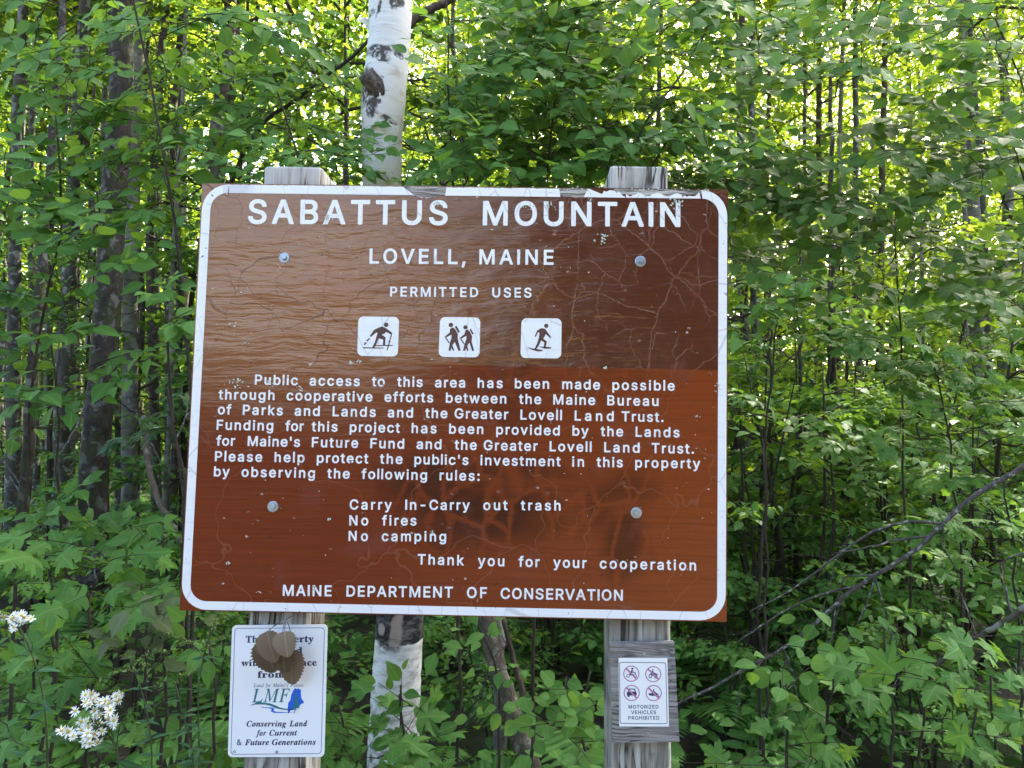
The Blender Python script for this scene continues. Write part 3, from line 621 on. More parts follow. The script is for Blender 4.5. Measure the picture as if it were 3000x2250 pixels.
  'e': [287, "195,316 101,283 25,199 -4,99 21,21 50,0 128,-2 198,36 231,71 221,81 168,39 119,26 72,44 61,142 147,161 208,189 245,226 254,287 242,303", "180,298 198,291 195,233 168,199 124,173 64,158 137,280"],
  'f': [199, "216,487 173,477 135,449 104,403 75,304 12,304 7,283 71,283 -10,-108 -44,-108 -66,-87 -85,-94 -79,-142 -48,-153 -5,-136 50,-45 128,283 207,283 210,304 132,304 172,447 218,435 224,415 267,416 271,458"],
  'i': [177, "98,452 98,404 147,403 147,452", "20,299 17,287 57,275 0,29 8,1 33,-8 84,12 140,74 130,84 72,32 63,79 131,308"],
  'n': [364, "19,297 23,285 60,273 -12,0 42,0 178,250 225,275 242,254 191,12 222,-9 273,14 322,83 312,91 259,34 254,88 302,278 292,306 263,315 188,281 93,177 133,314"],
  'o': [351, "248,309 165,312 61,247 0,140 3,57 26,22 61,-1 155,0 260,73 310,172 306,251 283,286", "197,299 240,281 252,192 190,55 140,17 89,16 60,52 61,132 103,231 132,268"],
  'r': [224, "15,297 13,284 53,272 -13,0 41,0 95,157 170,268 200,240 234,266 220,314 158,282 89,179 124,308"],
  's': [248, "90,311 46,269 126,69 110,26 71,10 24,35 4,105 -7,106 -22,-4 106,-5 166,40 165,138 91,261 115,296 175,278 195,214 207,214 220,314"],
  't': [187, "151,392 136,392 82,326 22,297 19,283 66,283 1,26 9,1 33,-8 82,11 134,68 124,79 72,31 66,78 120,283 177,283 183,304 126,304"],
  'u': [364, "15,300 13,287 53,276 7,18 46,-8 86,2 171,82 220,153 189,27 197,1 222,-8 274,13 324,75 315,84 260,32 249,65 314,309 261,309 177,115 100,38 64,38 71,107 128,312"],
 },
}
# ---------------------------------------------------------------- flat shapes and lettering
def fill(name, loops, y, thick, mat, parent, **kw):
    """closed outlines in the x-z plane (outer ones and holes) -> one thin sheet whose front lies at y"""
    cu = bpy.data.curves.new(name, 'CURVE')
    cu.dimensions = '2D'
    cu.fill_mode = 'BOTH'
    cu.extrude = thick / 2
    for L in loops:
        s = cu.splines.new('POLY')
        s.points.add(len(L) - 1)
        s.use_cyclic_u = True
        for p, (a, c) in zip(s.points, L):
            p.co = (a, c, 0, 1)
    tmp = bpy.data.objects.new(name, cu)
    COL.objects.link(tmp)
    me = bpy.data.meshes.new_from_object(tmp.evaluated_get(bpy.context.evaluated_depsgraph_get()))
    bpy.data.objects.remove(tmp)
    bpy.data.curves.remove(cu)
    me.name = name
    o = origin_of(parent)
    me.transform(Matrix.Translation(-Vector(o)) @ Matrix.Translation((0, y + thick / 2, 0)) @ Matrix.Rotation(math.pi / 2, 4, 'X'))
    me.materials.clear()
    me.materials.append(mat)
    return link_mesh(name, me, parent, **kw)

CAP = {"bold": (545.0, 18.0), "serif": (455.0, 0.0), "italic": (451.0, 0.0), "thin": (465.0, 0.0)}
_glyph = {}
def thicken(L, d):
    """push an outline outwards (holes inwards) to make the face bolder"""
    n, out = len(L), []
    for i in range(n):
        a, b_, c_ = L[i - 1], L[i], L[(i + 1) % n]
        e1, e2 = np.subtract(b_, a), np.subtract(c_, b_)
        n1 = np.array([e1[1], -e1[0]]) / (np.hypot(*e1) + 1e-9)
        n2 = np.array([e2[1], -e2[0]]) / (np.hypot(*e2) + 1e-9)
        out.append(tuple(np.array(b_) + d * (n1 + n2) / max(0.7, 1 + n1 @ n2)))
    return out
def glyph(font, ch):
    if (font, ch) not in _glyph:
        g = GLYPHS[font][ch]
        loops = [[tuple(map(float, p.split(','))) for p in L.split()] for L in g[1:]]
        if font in ("serif", "italic"):
            loops = [thicken(L, 9.0) for L in loops]
        _glyph[(font, ch)] = (g[0], loops)
    return _glyph[(font, ch)]

def word(text, font, x0, y0, x1, y1, cap_px, yp, space=None):
    """outlines of one word set between two photo positions on its baseline"""
    a, c = on_plane(x0, y0, yp), on_plane(x1, y1, yp)
    top = on_plane(x0, y0 - cap_px, yp)
    cap, lift = CAP[font]
    s = np.linalg.norm(top - a) / cap
    d = (c - a); width = np.linalg.norm(d); d /= width
    u = np.array([-d[2], 0, d[0]])
    gl = [(None if ch == ' ' else glyph(font, ch)) for ch in text]
    xs, pen = [], 0.0
    for g in gl:
        xs.append(pen); pen += 220 if g is None else g[0]
    l0 = min(p[0] for L in gl[0][1] for p in L)
    rN = xs[-1] + max(p[0] for L in gl[-1][1] for p in L)
    nat = (rN - l0) * s
    kx = 1.0
    if font != "bold":                      # wide book face: stretch the letters rather than the gaps
        kx = max(0.8, min(1.45, 0.96 * width / nat))
    extra = (width - nat * kx) / max(1, len(text) - 1)
    out = []
    for i, g in enumerate(gl):
        if g is None:
            continue
        for L in g[1]:
            pts = []
            for px, py in L:
                q = a + d * ((xs[i] + px - l0) * s * kx + extra * i) + u * ((py + lift) * s)
                pts.append((q[0], q[2]))
            out.append(pts)
    return out

def quad_px(pts, yp):
    return [tuple(on_plane(px, py, yp)[[0, 2]]) for px, py in pts]

def rrect_px(corners, r, yp, n=6):
    """rounded outline through four photo corners (tl, tr, br, bl)"""
    c = [np.array(p, float) for p in corners]
    out = []
    for i in range(4):
        p, a, d = c[i], c[i - 1], c[(i + 1) % 4]
        ua, ud = (a - p) / np.linalg.norm(a - p), (d - p) / np.linalg.norm(d - p)
        s, e, ctr = p + ua * r, p + ud * r, p + ua * r + ud * r
        for t in np.linspace(0, math.pi / 2, n):
            out.append(ctr - ud * r * math.cos(t) - ua * r * math.sin(t))
    return quad_px(out, yp)

def circ(cx, cy, r, yp, n=20):
    return quad_px([(cx + r * math.cos(t), cy + r * math.sin(t)) for t in np.linspace(0, 2 * math.pi, n, endpoint=False)], yp)

def box_mesh(x0, x1, y0, y1, z0, z1, bev=0.0, top=None):
    bm_v = [(x0, y0, z0), (x1, y0, z0), (x1, y1, z0), (x0, y1, z0), (x0, y0, z1), (x1, y0, z1), (x1, y1, z1), (x0, y1, z1)]
    return bm_v, [(0, 3, 2, 1), (4, 5, 6, 7), (0, 1, 5, 4), (1, 2, 6, 5), (2, 3, 7, 6), (3, 0, 4, 7)]

import bmesh
def bevel(ob, w, seg=2):
    bm = bmesh.new(); bm.from_mesh(ob.data)
    bmesh.ops.bevel(bm, geom=list(bm.edges), offset=w, segments=seg, affect='EDGES', profile=0.6)
    bm.to_mesh(ob.data); bm.free()

# ---------------------------------------------------------------- the big trail sign
SIGN = empty("trail_sign", (0, 0.09, 0), "large brown wooden trail sign with white border and lettering, on two grey timber posts", "sign")
TL, TR, BR, BL = on_plane(592, 537), on_plane(2133.5, 555), on_plane(2129, 1822), on_plane(526, 1788)
T = 0.019
pv = []
for y in (0.0, T):
    for p in (TL, TR, BR, BL):
        pv.append((p[0], y, p[2]))
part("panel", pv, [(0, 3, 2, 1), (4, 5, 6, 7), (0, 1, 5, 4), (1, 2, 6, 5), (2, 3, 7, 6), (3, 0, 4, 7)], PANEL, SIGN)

# posts: left and right, running from the ground to just above the panel
def post(x0, x1, ztop, lean, seed):
    rng = np.random.default_rng(seed)
    n, segs = 7, 26
    zz = np.linspace(-0.25, ztop, segs)
    depth = 0.14
    ring = []
    w = x1 - x0
    r = 0.007
    base = [(x0 + r, 0), (x0 + w * .33, 0.0), (x0 + w * .66, 0), (x1 - r, 0), (x1, r), (x1, depth - r), (x1 - r, depth), (x0 + r, depth), (x0, depth - r), (x0, r)]
    v, f = [], []
    for i, z in enumerate(zz):
        off = lean * (z - ztop)
        for (x, y) in base:
            v.append((x + off + rng.normal() * 0.0004, T + 0.0005 + y + abs(rng.normal()) * 0.0004, z))
    k = len(base)
    for i in range(segs - 1):
        for j in range(k):
            f.append((i * k + j, i * k + (j + 1) % k, (i + 1) * k + (j + 1) % k, (i + 1) * k + j))
    # rounded-over top
    b0 = (segs - 1) * k
    for (x, y) in base:
        cx, cy = (x0 + x1) / 2, depth / 2
        v.append((cx + (x - cx) * 0.975, T + 0.0005 + cy + (y - cy) * 0.975, ztop + 0.004 + rng.normal() * 0.0012))
    b1 = segs * k
    for j in range(k):
        f.append((b0 + j, b0 + (j + 1) % k, b1 + (j + 1) % k, b1 + j))
    f.append(tuple(b1 + j for j in range(k)))
    return v, f
lt0, lt1, ltz = on_plane(773, 497, T)[0], on_plane(943.5, 497, T)[0], on_plane(858, 493, T)[2]
lb0, lz = on_plane(712, 2240, T)[0], on_plane(712, 2240, T)[2]
lean_l = (lt0 - lb0) / (ltz - lz)
rt0, rt1, rtz = on_plane(1787.5, 497, T)[0], on_plane(1957, 497, T)[0], on_plane(1872, 492, T)[2]
rb1, rz = on_plane(1968, 2240, T)[0], on_plane(1968, 2240, T)[2]
lean_r = (rt1 - rb1) / (rtz - rz)
part("post", *post(lt0, lt1, ltz, lean_l, 3), POSTWOOD, SIGN, label="darker, cracked post under the left half of the sign")
part("post", *post(rt0, rt1, rtz, lean_r, 4), POSTWOOD, SIGN, label="paler straight-grained post under the right half of the sign")

# white border band, torn away along parts of the top edge
def border():
    rng = np.random.default_rng(11)
    A = [np.array(p) for p in ((595, 539.5), (2131, 557.5), (2126, 1819), (529, 1785))]
    def corner(p, a, d, r, n=9):
        ua, ud = (a - p) / np.linalg.norm(a - p), (d - p) / np.linalg.norm(d - p)
        ctr = p + ua * r + ud * r
        return [ctr - ud * r * math.cos(t) - ua * r * math.sin(t) for t in np.linspace(0, math.pi / 2, n)]
    w = 25.0
    I = []
    for i in range(4):
        p, a, d = A[i], A[i - 1], A[(i + 1) % 4]
        ua, ud = (a - p) / np.linalg.norm(a - p), (d - p) / np.linalg.norm(d - p)
        I.append(p + ua * w + ud * w)
    outer, inner = [], []
    for i in range(4):
        outer.append(corner(A[i], A[i - 1], A[(i + 1) % 4], 76))
        inner.append(corner(I[i], I[i - 1], I[(i + 1) % 4], 48))
    # everything but the top run: right-hand top corner, down, along the bottom, up to the left-hand top corner
    o = outer[1] + outer[2] + outer[3] + outer[0]
    q = inner[1] + inner[2] + inner[3] + inner[0]
    main = quad_px(list(o) + list(q)[::-1], -0.0006)
    # top run, three remaining strips
    def edge_y(x, low):
        a, c = A[0] + (0, w if low else 0), A[1] + (0, w if low else 0)
        return a[1] + (c[1] - a[1]) * (x - a[0]) / (c[0] - a[0])
    strips = []
    def strip(x0, x1, prof, cut0=0, cut1=0):
        xs = np.arange(x0, x1 + 0.1, 6)
        up = [(x, edge_y(x, False) + prof(x)) for x in xs]
        lowr = [(x1 + cut1, edge_y(x1 + cut1, True)), (x0 + cut0, edge_y(x0 + cut0, True))]
        strips.append(quad_px(up + lowr, -0.0006))
    x_in0, x_in1 = outer[0][-1][0], outer[1][0][0]
    strip(x_in0, 1186, lambda x: abs(rng.normal()) * 0.7, 0, 28)
    strip(1308, 1640, lambda x: abs(rng.normal()) * 0.9, -4, 2)
    strip(1722, 1830, lambda x: max(0, 16 - abs(x - 1765) * 0.4 if x < 1765 else 3 + abs(rng.normal()) * 5 + max(0, (x - 1808) * .7)), -12, 2)
    strip(1834, 2000, lambda x: 15 + 4 * math.sin(x * .11) + rng.normal() * 1.5, 0, 0)
    strip(2000, x_in1 - 2, lambda x: 19 + rng.normal() * 1.8 - max(0, (x - 2036) * 1.0), 0, 0)
    return [main] + strips
fill("border", border(), -0.0006, 0.0006, WHITE, SIGN)

# bare ply where the film has come away along the top edge
def chips():
    rng = np.random.default_rng(5)
    out = []
    for x0, x1, dep in ((1180, 1318, 30), (1636, 1732, 24), (1800, 2060, 16)):
        xs = np.arange(x0, x1 + 1, 5)
        y = lambda x: 544.2 + (x - 592) * 0.01168
        up = [(x, y(x) - 5.5 + abs(rng.normal()) * 1.2) for x in xs]
        lo = [(x, y(x) + dep * (0.55 + 0.45 * math.sin(math.pi * (x - x0) / (x1 - x0))) * (0.8 + 0.25 * rng.random())) for x in xs[::-1]]
        out.append(quad_px(up + lo, -0.0002))
    return out
for ch in chips():
    fill("bare_wood", [ch], -0.0003, 0.0003, CHIPWOOD, SIGN)

LINES = [
    ("large white title lettering across the top of the sign", 72, [("SABATTUS", 726, 655.6, 1311, 659.5), ("MOUNTAIN", 1414, 660.2, 1993.5, 665)]),
    ("white place line under the title", 44.5, [("LOVELL,", 1082, 772.2, 1364, 774.3), ("MAINE", 1404, 774.6, 1622, 776)]),
    ("small white heading above the three pictograms", 29, [("PERMITTED", 1142.7, 868.6, 1400.5, 870.6), ("USES", 1442, 871, 1557, 872)]),
    ("first white line of the paragraph", 30, [("Public", 746, 1127, 872, 1129), ("access", 906.5, 1129.5, 1053.6, 1131.5), ("to", 1089, 1132, 1127, 1132.6), ("this", 1163, 1133, 1238, 1134), ("area", 1274, 1135, 1362.7, 1136), ("has", 1399, 1136.5, 1472.7, 1137.5), ("been", 1508, 1138, 1608.7, 1139.5), ("made", 1647, 1140, 1758, 1142), ("possible", 1794, 1142.5, 1976.7, 1145)]),
    ("second white line of the paragraph", 30, [("through", 639.8, 1170.5, 803.8, 1172.5), ("cooperative", 839, 1173, 1090.7, 1177), ("efforts", 1126, 1177.5, 1269, 1179.5), ("between", 1305.8, 1180, 1483.3, 1183), ("the", 1520, 1183.5, 1585.5, 1184.5), ("Maine", 1620.7, 1185, 1743.7, 1187), ("Bureau", 1779, 1187.5, 1929.4, 1190)]),
    ("third white line of the paragraph", 30, [("of", 637.4, 1214, 677, 1214.7), ("Parks", 710.7, 1215.3, 828, 1217.3), ("and", 862.6, 1218, 936.4, 1219), ("Lands", 974, 1219.8, 1100.4, 1222), ("and", 1135.6, 1222.7, 1209.8, 1224), ("the", 1245, 1224.6, 1310.6, 1225.8), ("Greater", 1331.4, 1226, 1489, 1229), ("Lovell", 1524.3, 1229.5, 1646.3, 1231.6), ("Land", 1683.4, 1232.3, 1798, 1234.3), ("Trust.", 1821, 1234.7, 1944, 1236.8)]),
    ("fourth white line of the paragraph", 30, [("Funding", 634, 1259.3, 800, 1262), ("for", 835, 1262.5, 889.6, 1263.5), ("this", 912.3, 1264, 988.5, 1265.2), ("project", 1024, 1265.8, 1171.3, 1268.3), ("has", 1205.5, 1268.8, 1278.8, 1270), ("been", 1315.4, 1270.6, 1415.8, 1272.3), ("provided", 1453.4, 1273, 1640, 1276), ("by", 1677, 1276.6, 1724.4, 1277.4), ("the", 1759.6, 1278, 1825.7, 1279), ("Lands", 1862, 1279.7, 1991, 1282)]),
    ("fifth white line of the paragraph", 30, [("for", 632.6, 1305.6, 688, 1306.5), ("Maine's", 725, 1307, 878.5, 1309.7), ("Future", 913, 1310.3, 1048.8, 1312.6), ("Fund", 1084.5, 1313.2, 1183.8, 1315), ("and", 1220, 1315.6, 1293, 1316.8), ("the", 1331.4, 1317.5, 1396.5, 1318.6), ("Greater", 1416.7, 1319, 1575, 1321.7), ("Lovell", 1610, 1322.3, 1733, 1324.4), ("Land", 1770, 1325, 1874, 1326.8), ("Trust.", 1909, 1327.5, 2033, 1329.7)]),
    ("sixth white line of the paragraph", 30, [("Please", 629, 1351.4, 767.6, 1353.5), ("help", 803.8, 1354, 891.6, 1355.4), ("protect", 927.7, 1356, 1078.7, 1358.3), ("the", 1112.4, 1358.8, 1179, 1359.8), ("public's", 1213.7, 1360.3, 1372.4, 1362.7), ("investment", 1407, 1363.2, 1642.4, 1366.8), ("in", 1676, 1367.3, 1711, 1367.8), ("this", 1747.6, 1368.4, 1824.8, 1369.5), ("property", 1861, 1370, 2051.5, 1373)]),
    ("last white line of the paragraph", 30, [("by", 626, 1395.8, 672, 1396.6), ("observing", 707, 1397.2, 922, 1400.9), ("the", 958, 1401.5, 1024, 1402.7), ("following", 1058.4, 1403.3, 1250.8, 1406.6), ("rules:", 1287.5, 1407.2, 1405, 1409.3)]),
    ("white line of the first rule", 30, [("Carry", 1024, 1493, 1147.6, 1493.6), ("In-Carry", 1187, 1493.8, 1376, 1494.6), ("out", 1415.8, 1494.8, 1487, 1495), ("trash", 1525.7, 1495.2, 1642.4, 1496)]),
    ("white line of the rule about fires", 30, [("No", 1023, 1539.5, 1078.7, 1539.7), ("fires", 1118.7, 1539.8, 1220, 1540)]),
    ("white line of the rule about camping", 30, [("No", 1020.8, 1585, 1077.7, 1585.4), ("camping", 1118, 1585.6, 1307, 1586.8)]),
    ("white line of thanks", 31, [("Thank", 1223, 1654, 1358.8, 1657), ("you", 1399.8, 1658, 1477.5, 1659.6), ("for", 1518.5, 1660.5, 1581, 1662), ("your", 1620.7, 1662.8, 1718.7, 1665), ("cooperation", 1757, 1665.8, 2039.4, 1672)]),
    ("white line of capitals along the foot of the sign", 32.5, [("MAINE", 828, 1745.8, 971, 1747.5), ("DEPARTMENT", 1014.5, 1748, 1326.5, 1751.5), ("OF", 1367.5, 1752, 1426.4, 1753), ("CONSERVATION", 1466.4, 1754.5, 1824.8, 1760.5)]),
]
for lab, cap, words in LINES:
    for w in words:
        fill("word", word(w[0], "bold", *w[1:], cap, -0.0008), -0.0006, 0.0006, WHITE, SIGN, label=lab.replace("line", "word in the line") if cap == 30 else None)

# three white pictograms
KP = 700 / 2212.0
def pc(pts):
    return quad_px([(1000 + x * KP, 900 + y * KP) for x, y in pts], -0.0009)
def pcirc(x, y, r):
    return pc([(x + r * math.cos(t), y + r * math.sin(t)) for t in np.linspace(0, 2 * math.pi, 18, endpoint=False)])
PICTO = [
    ("white square with a cross-country skier", ((157, 86), (535, 90), (522, 457), (147, 450)),
     [pcirc(415, 163, 21),
      pc([(262, 268), (302, 210), (344, 190), (378, 177), (420, 198), (472, 238), (465, 255), (415, 228), (400, 244), (374, 254), (410, 280), (405, 352), (385, 352), (387, 300), (348, 288), (322, 345), (303, 376), (284, 376), (310, 322), (334, 243), (328, 232), (318, 238), (276, 274)]),
      pc([(461, 246), (470, 250), (429, 398), (419, 396)]), pc([(310, 351), (478, 349), (474, 358), (310, 360)]), pc([(196, 370), (392, 374), (388, 382), (200, 381)]),
      pc([(258, 284), (268, 290), (240, 318), (228, 310)]), pc([(222, 322), (236, 330), (216, 352), (206, 345)])]),
    ("white square with two hikers carrying packs and sticks", ((915, 90), (1288, 95), (1278, 465), (900, 458)),
     [pcirc(1014, 164, 21), pc([(1050, 181), (1067, 171), (1098, 229), (1080, 239)]),
      pc([(1002, 236), (1006, 202), (1028, 186), (1052, 200), (1079, 250), (1078, 292), (1104, 401), (1085, 406), (1050, 322), (1028, 352), (1046, 400), (1032, 403), (1018, 372), (1012, 403), (992, 401), (1005, 332), (1018, 288), (1021, 254), (964, 282), (957, 272)]),
      pc([(954, 273), (965, 271), (1005, 331), (997, 337)]),
      pcirc(1149, 186, 20), pc([(1187, 205), (1200, 198), (1226, 246), (1212, 253)]),
      pc([(1142, 247), (1149, 214), (1170, 207), (1191, 225), (1211, 270), (1206, 316), (1229, 401), (1212, 406), (1186, 328), (1164, 358), (1179, 402), (1166, 404), (1153, 377), (1146, 404), (1126, 402), (1140, 346), (1158, 292), (1159, 264), (1106, 292), (1097, 284)]),
      pc([(1093, 286), (1105, 283), (1144, 341), (1136, 347)])]),
    ("white square with a walker on snowshoes", ((1668, 102), (2040, 104), (2035, 474), (1658, 470)),
     [pcirc(1897, 172, 20),
      pc([(1789, 269), (1813, 216), (1850, 194), (1886, 199), (1912, 235), (1943, 279), (1935, 286), (1892, 248), (1880, 275), (1868, 288), (1903, 318), (1892, 371), (1872, 372), (1880, 327), (1850, 307), (1826, 362), (1801, 392), (1787, 389), (1814, 331), (1829, 281), (1834, 237), (1823, 230), (1799, 276)]),
      pc([(1710, 367), (1772, 381), (1864, 396), (1858, 407), (1818, 409), (1770, 396)]), pc([(1826, 363), (1947, 371), (1938, 383), (1880, 384)])]),
]
for lab, cs, sym in PICTO:
    corners = [(1000 + x * KP, 900 + y * KP) for x, y in cs]
    pg = fill("pictogram", [rrect_px(corners, 15, -0.0006)], -0.0006, 0.0006, WHITE, SIGN, label=lab)
    fill("symbol", sym, -0.0009, 0.0003, SYMBOL, pg)

# four galvanised bolts with washers
def bolt(px, py):
    c = on_plane(px, py, 0)
    def disc(r, y0, y1, n, dome=0.0):
        v, f = [], []
        for (rr, yy) in ((r, y0), (r, y1 + dome), (r * 0.86, y1)):
            for t in np.linspace(0, 2 * math.pi, n, endpoint=False):
                v.append((c[0] + rr * math.cos(t + .3), yy, c[2] + rr * math.sin(t + .3)))
        for k in range(2):
            for j in range(n):
                f.append((k * n + j, (k + 1) * n + j, (k + 1) * n + (j + 1) % n, k * n + (j + 1) % n))
        f.append(tuple(2 * n + j for j in range(n))[::-1])
        return v, f
    b_ = part("bolt", *disc(0.0062, -0.002, -0.0095, 6, 0.001), ZINC, SIGN)
    part("washer", *disc(0.0123, 0.0, -0.0022, 24, 0.0005), ZINC, b_)
for p in ((833.7, 755.8), (1876, 765.6), (800, 1484), (1864, 1502)):
    bolt(*p)

# lichen flecks grown on the face and along the torn top edge
def lichen():
    rng = np.random.default_rng(8)
    v, f = [], []
    def flake(px, py, r):
        c = on_plane(px, py, 0)
        n = 7
        b0 = len(v)
        v.append((c[0], -0.0022, c[2]))
        for t in np.linspace(0, 2 * math.pi, n, endpoint=False):
            k = r * (0.5 + rng.random())
            v.append((c[0] + k * math.cos(t), -0.0010 - 0.0008 * rng.random(), c[2] + k * math.sin(t)))
        for j in range(n):
            f.append((b0, b0 + 1 + (j + 1) % n, b0 + 1 + j))
    def cluster(px, py, sx, sy, n, r):
        for _ in range(n):
            flake(px + rng.normal() * sx, py + rng.normal() * sy, r * (0.4 + rng.random()))
    cluster(1766, 700, 9, 10, 16, 0.0022)
    cluster(1982, 596, 10, 9, 22, 0.0022)
    cluster(1985, 628, 4, 14, 8, 0.0016)
    cluster(960, 640, 8, 8, 14, 0.0022)
    cluster(1612, 603, 14, 6, 16, 0.0016)
    cluster(1547, 606, 10, 5, 12, 0.0013)
    cluster(1728, 590, 3, 14, 10, 0.0016)
    cluster(1281, 596, 8, 4, 8, 0.0016)
    cluster(695, 1120, 16, 10, 18, 0.0018)
    cluster(790, 1120, 5, 4, 6, 0.0018)
    cluster(880, 1136, 7, 4, 8, 0.0018)
    cluster(2104, 1134, 7, 9, 10, 0.0018)
    for px, py, k in ((913, 1067, 7), (1031, 1064, 6), (1776, 1078, 8), (2041, 1220, 5), (965, 1522, 5), (1050, 1060, 5), (679, 953, 4), (718, 1006, 4), (1263, 1560, 5), (667, 1650, 5), (760, 1735, 4)):
        cluster(px, py, 4, 2.2, k, 0.0018)
    cluster(1945, 558, 70, 3, 46, 0.0017)
    cluster(1690, 556, 26, 4, 16, 0.0015)
    for _ in range(80):
        flake(650 + rng.random() * 1430, 600 + rng.random() * 1150, 0.0009 * (0.5 + rng.random()))
    return v, f
lv, lf = lichen()
lo = part("lichen", lv, lf, LICHEN, SIGN)
lo["kind"] = "stuff"

# ---------------------------------------------------------------- white sign on the left post
KL = 360 / 1271.0
def lp(x, y):
    return 640 + x * KL, 1780 + y * KL
yp = 0.0155
c0 = on_plane(*lp(610, 860), 0.018)
LAND = empty("property_sign", (c0[0], 0.0185, c0[2]), "white metal sign with navy lettering and a blue emblem, half covered by dried leaves", "sign")
cor = [lp(141, 184), lp(1128, 177), lp(1093, 1546), lp(96, 1546)]
fill("plate", [rrect_px(cor, 13, yp)], yp, 0.0025, PLATE, LAND)
cor2 = [lp(168, 212), lp(1099, 206), lp(1065, 1512), lp(126, 1521)]
cor3 = [lp(173, 217), lp(1094, 211), lp(1060, 1507), lp(131, 1516)]
fill("outline", [rrect_px(cor2, 10, yp), rrect_px(cor3, 9, yp)[::-1]], yp - 0.0002, 0.0002, NAVY, LAND)
def lw(text, font, x0, y0, x1, y1, cap):
    return word(text, font, *lp(x0, y0), *lp(x1, y1), cap * KL, yp - 0.0002)
plate_words = [("This", "serif", 282, 362, 480, 360, 68), ("property", "serif", 530, 359, 985, 356, 68), ("acquired", "serif", 385, 480, 868, 476, 66),
               ("with", "serif", 234, 606, 452, 604, 66), ("assistance", "serif", 500, 603, 1017, 600, 66), ("from", "serif", 404, 726, 690, 723, 66),
               ("Conserving", "italic", 290, 1231, 703, 1229, 58), ("Land", "italic", 733, 1229, 920, 1227, 58), ("for", "italic", 385, 1326, 495, 1325, 58),
               ("Current", "italic", 525, 1325, 815, 1322, 58), ("&", "italic", 189, 1423, 243, 1423, 55), ("Future", "italic", 272, 1423, 522, 1421, 58), ("Generations", "italic", 552, 1421, 1007, 1418, 58),
               ("Land", "thin", 363, 822, 468, 822, 37), ("for", "thin", 486, 822, 540, 822, 37), ("Maine's", "thin", 560, 821, 722, 821, 37), ("Future", "thin", 745, 821, 880, 820, 37)]
for w in plate_words:
    fill("word", lw(*w), yp - 0.0002, 0.0002, SLATE if w[1] == "thin" else NAVY, LAND,
         label={"serif": "bold navy word in the upper half of the white sign", "italic": "navy italic word at the foot of the white sign", "thin": "thin slate blue word above the emblem"}[w[1]])
def lq(pts):
    return quad_px([lp(x, y) for x, y in pts], yp)
em = fill("emblem", lw("LMF", "thin", 345, 982, 738, 978, 140), yp - 0.0002, 0.0002, TEAL, LAND)
fill("hill_outline", [lq([(318, 1015), (380, 988), (405, 975), (440, 980), (470, 985), (530, 990), (580, 1008), (640, 1035), (720, 1050), (838, 1056), (720, 1062), (640, 1052), (590, 1040), (540, 1018), (490, 1004), (430, 1002), (380, 1004)])],
          yp - 0.0002, 0.0002, TEAL, em)
fill("state_outline", [lq([(718, 1095), (716, 1040), (722, 985), (745, 955), (752, 905), (778, 848), (795, 834), (810, 842), (832, 838), (852, 850), (856, 930), (868, 955), (884, 972), (880, 990), (852, 998), (830, 1030), (800, 1040), (770, 1060), (745, 1062), (732, 1090)])], yp - 0.0002, 0.0002, BLUE, em)
fill("river_outline", [lq([(428, 1022), (480, 1030), (560, 1034), (582, 1048), (566, 1066), (600, 1078), (680, 1080), (712, 1082), (838, 1078), (712, 1087), (640, 1090), (570, 1088), (540, 1070), (552, 1050), (520, 1042), (460, 1036)])],
     yp - 0.0002, 0.0002, BLUE, em)
tree_l = [(778, 1092), (796, 1040), (752, 1046), (790, 1020), (762, 1022), (794, 995), (770, 996), (796, 968), (776, 968), (798, 935), (784, 936), (804, 876), (822, 934), (810, 935), (834, 965), (814, 966), (842, 995), (818, 994), (850, 1022), (820, 1018), (842, 1042), (806, 1040), (786, 1094)]
fill("pine_silhouette", [lq(tree_l)], yp - 0.0004, 0.0002, TEAL, em)
def screw(px, py, y, parent, r=0.0035):
    c = on_plane(px, py, y)
    v, f = [], []
    n = 12
    for rr, yy in ((r, y), (r * 0.9, y - 0.0016), (r * 0.45, y - 0.0018), (r * 0.4, y - 0.0006)):
        for t in np.linspace(0, 2 * math.pi, n, endpoint=False):
            v.append((c[0] + rr * math.cos(t), yy, c[2] + rr * math.sin(t)))
    for k in range(3):
        for j in range(n):
            f.append((k * n + j, (k + 1) * n + j, (k + 1) * n + (j + 1) % n, k * n + (j + 1) % n))
    f.append(tuple(3 * n + j for j in range(n))[::-1])
    part("screw", v, f, ZINC, parent)
screw(*lp(604, 1493), yp, LAND, 0.0032)
fill("recycling_mark", [lq([(164, 1468), (184, 1500), (144, 1500)]), lq([(164, 1478), (175, 1496), (153, 1496)])[::-1]], yp - 0.0002, 0.0002, SLATE, LAND)

# ---------------------------------------------------------------- grey board with the vehicle notice on the right post
KR = 300 / 1059.0
def rp(x, y):
    return 1740 + x * KR, 1780 + y * KR
c1 = on_plane(*rp(520, 890), 0.018)
NOTICE = empty("vehicle_notice", (c1[0], 0.0185, c1[2]), "small white no-vehicles notice stuck on a rough grey board screwed to the right post", "sign")
bp = [on_plane(*rp(x, y), 0.0) for x, y in ((163, 375), (833, 363), (885, 1388), (194, 1404))]
bv = [(p[0], 0.0, p[2]) for p in bp] + [(p[0], 0.0185, p[2]) for p in bp]
part("board", bv, [(0, 3, 2, 1), (4, 5, 6, 7), (0, 1, 5, 4), (1, 2, 6, 5), (2, 3, 7, 6), (3, 0, 4, 7)], BOARDWOOD, NOTICE)
screw(*rp(519, 480), 0.0, NOTICE)
screw(*rp(553, 1312), 0.0, NOTICE)
sheet = fill("sticker", [quad_px([rp(255, 520), rp(759, 522), rp(776, 1230), rp(262, 1228)], 0)], -0.0006, 0.0006, PAPER, NOTICE)
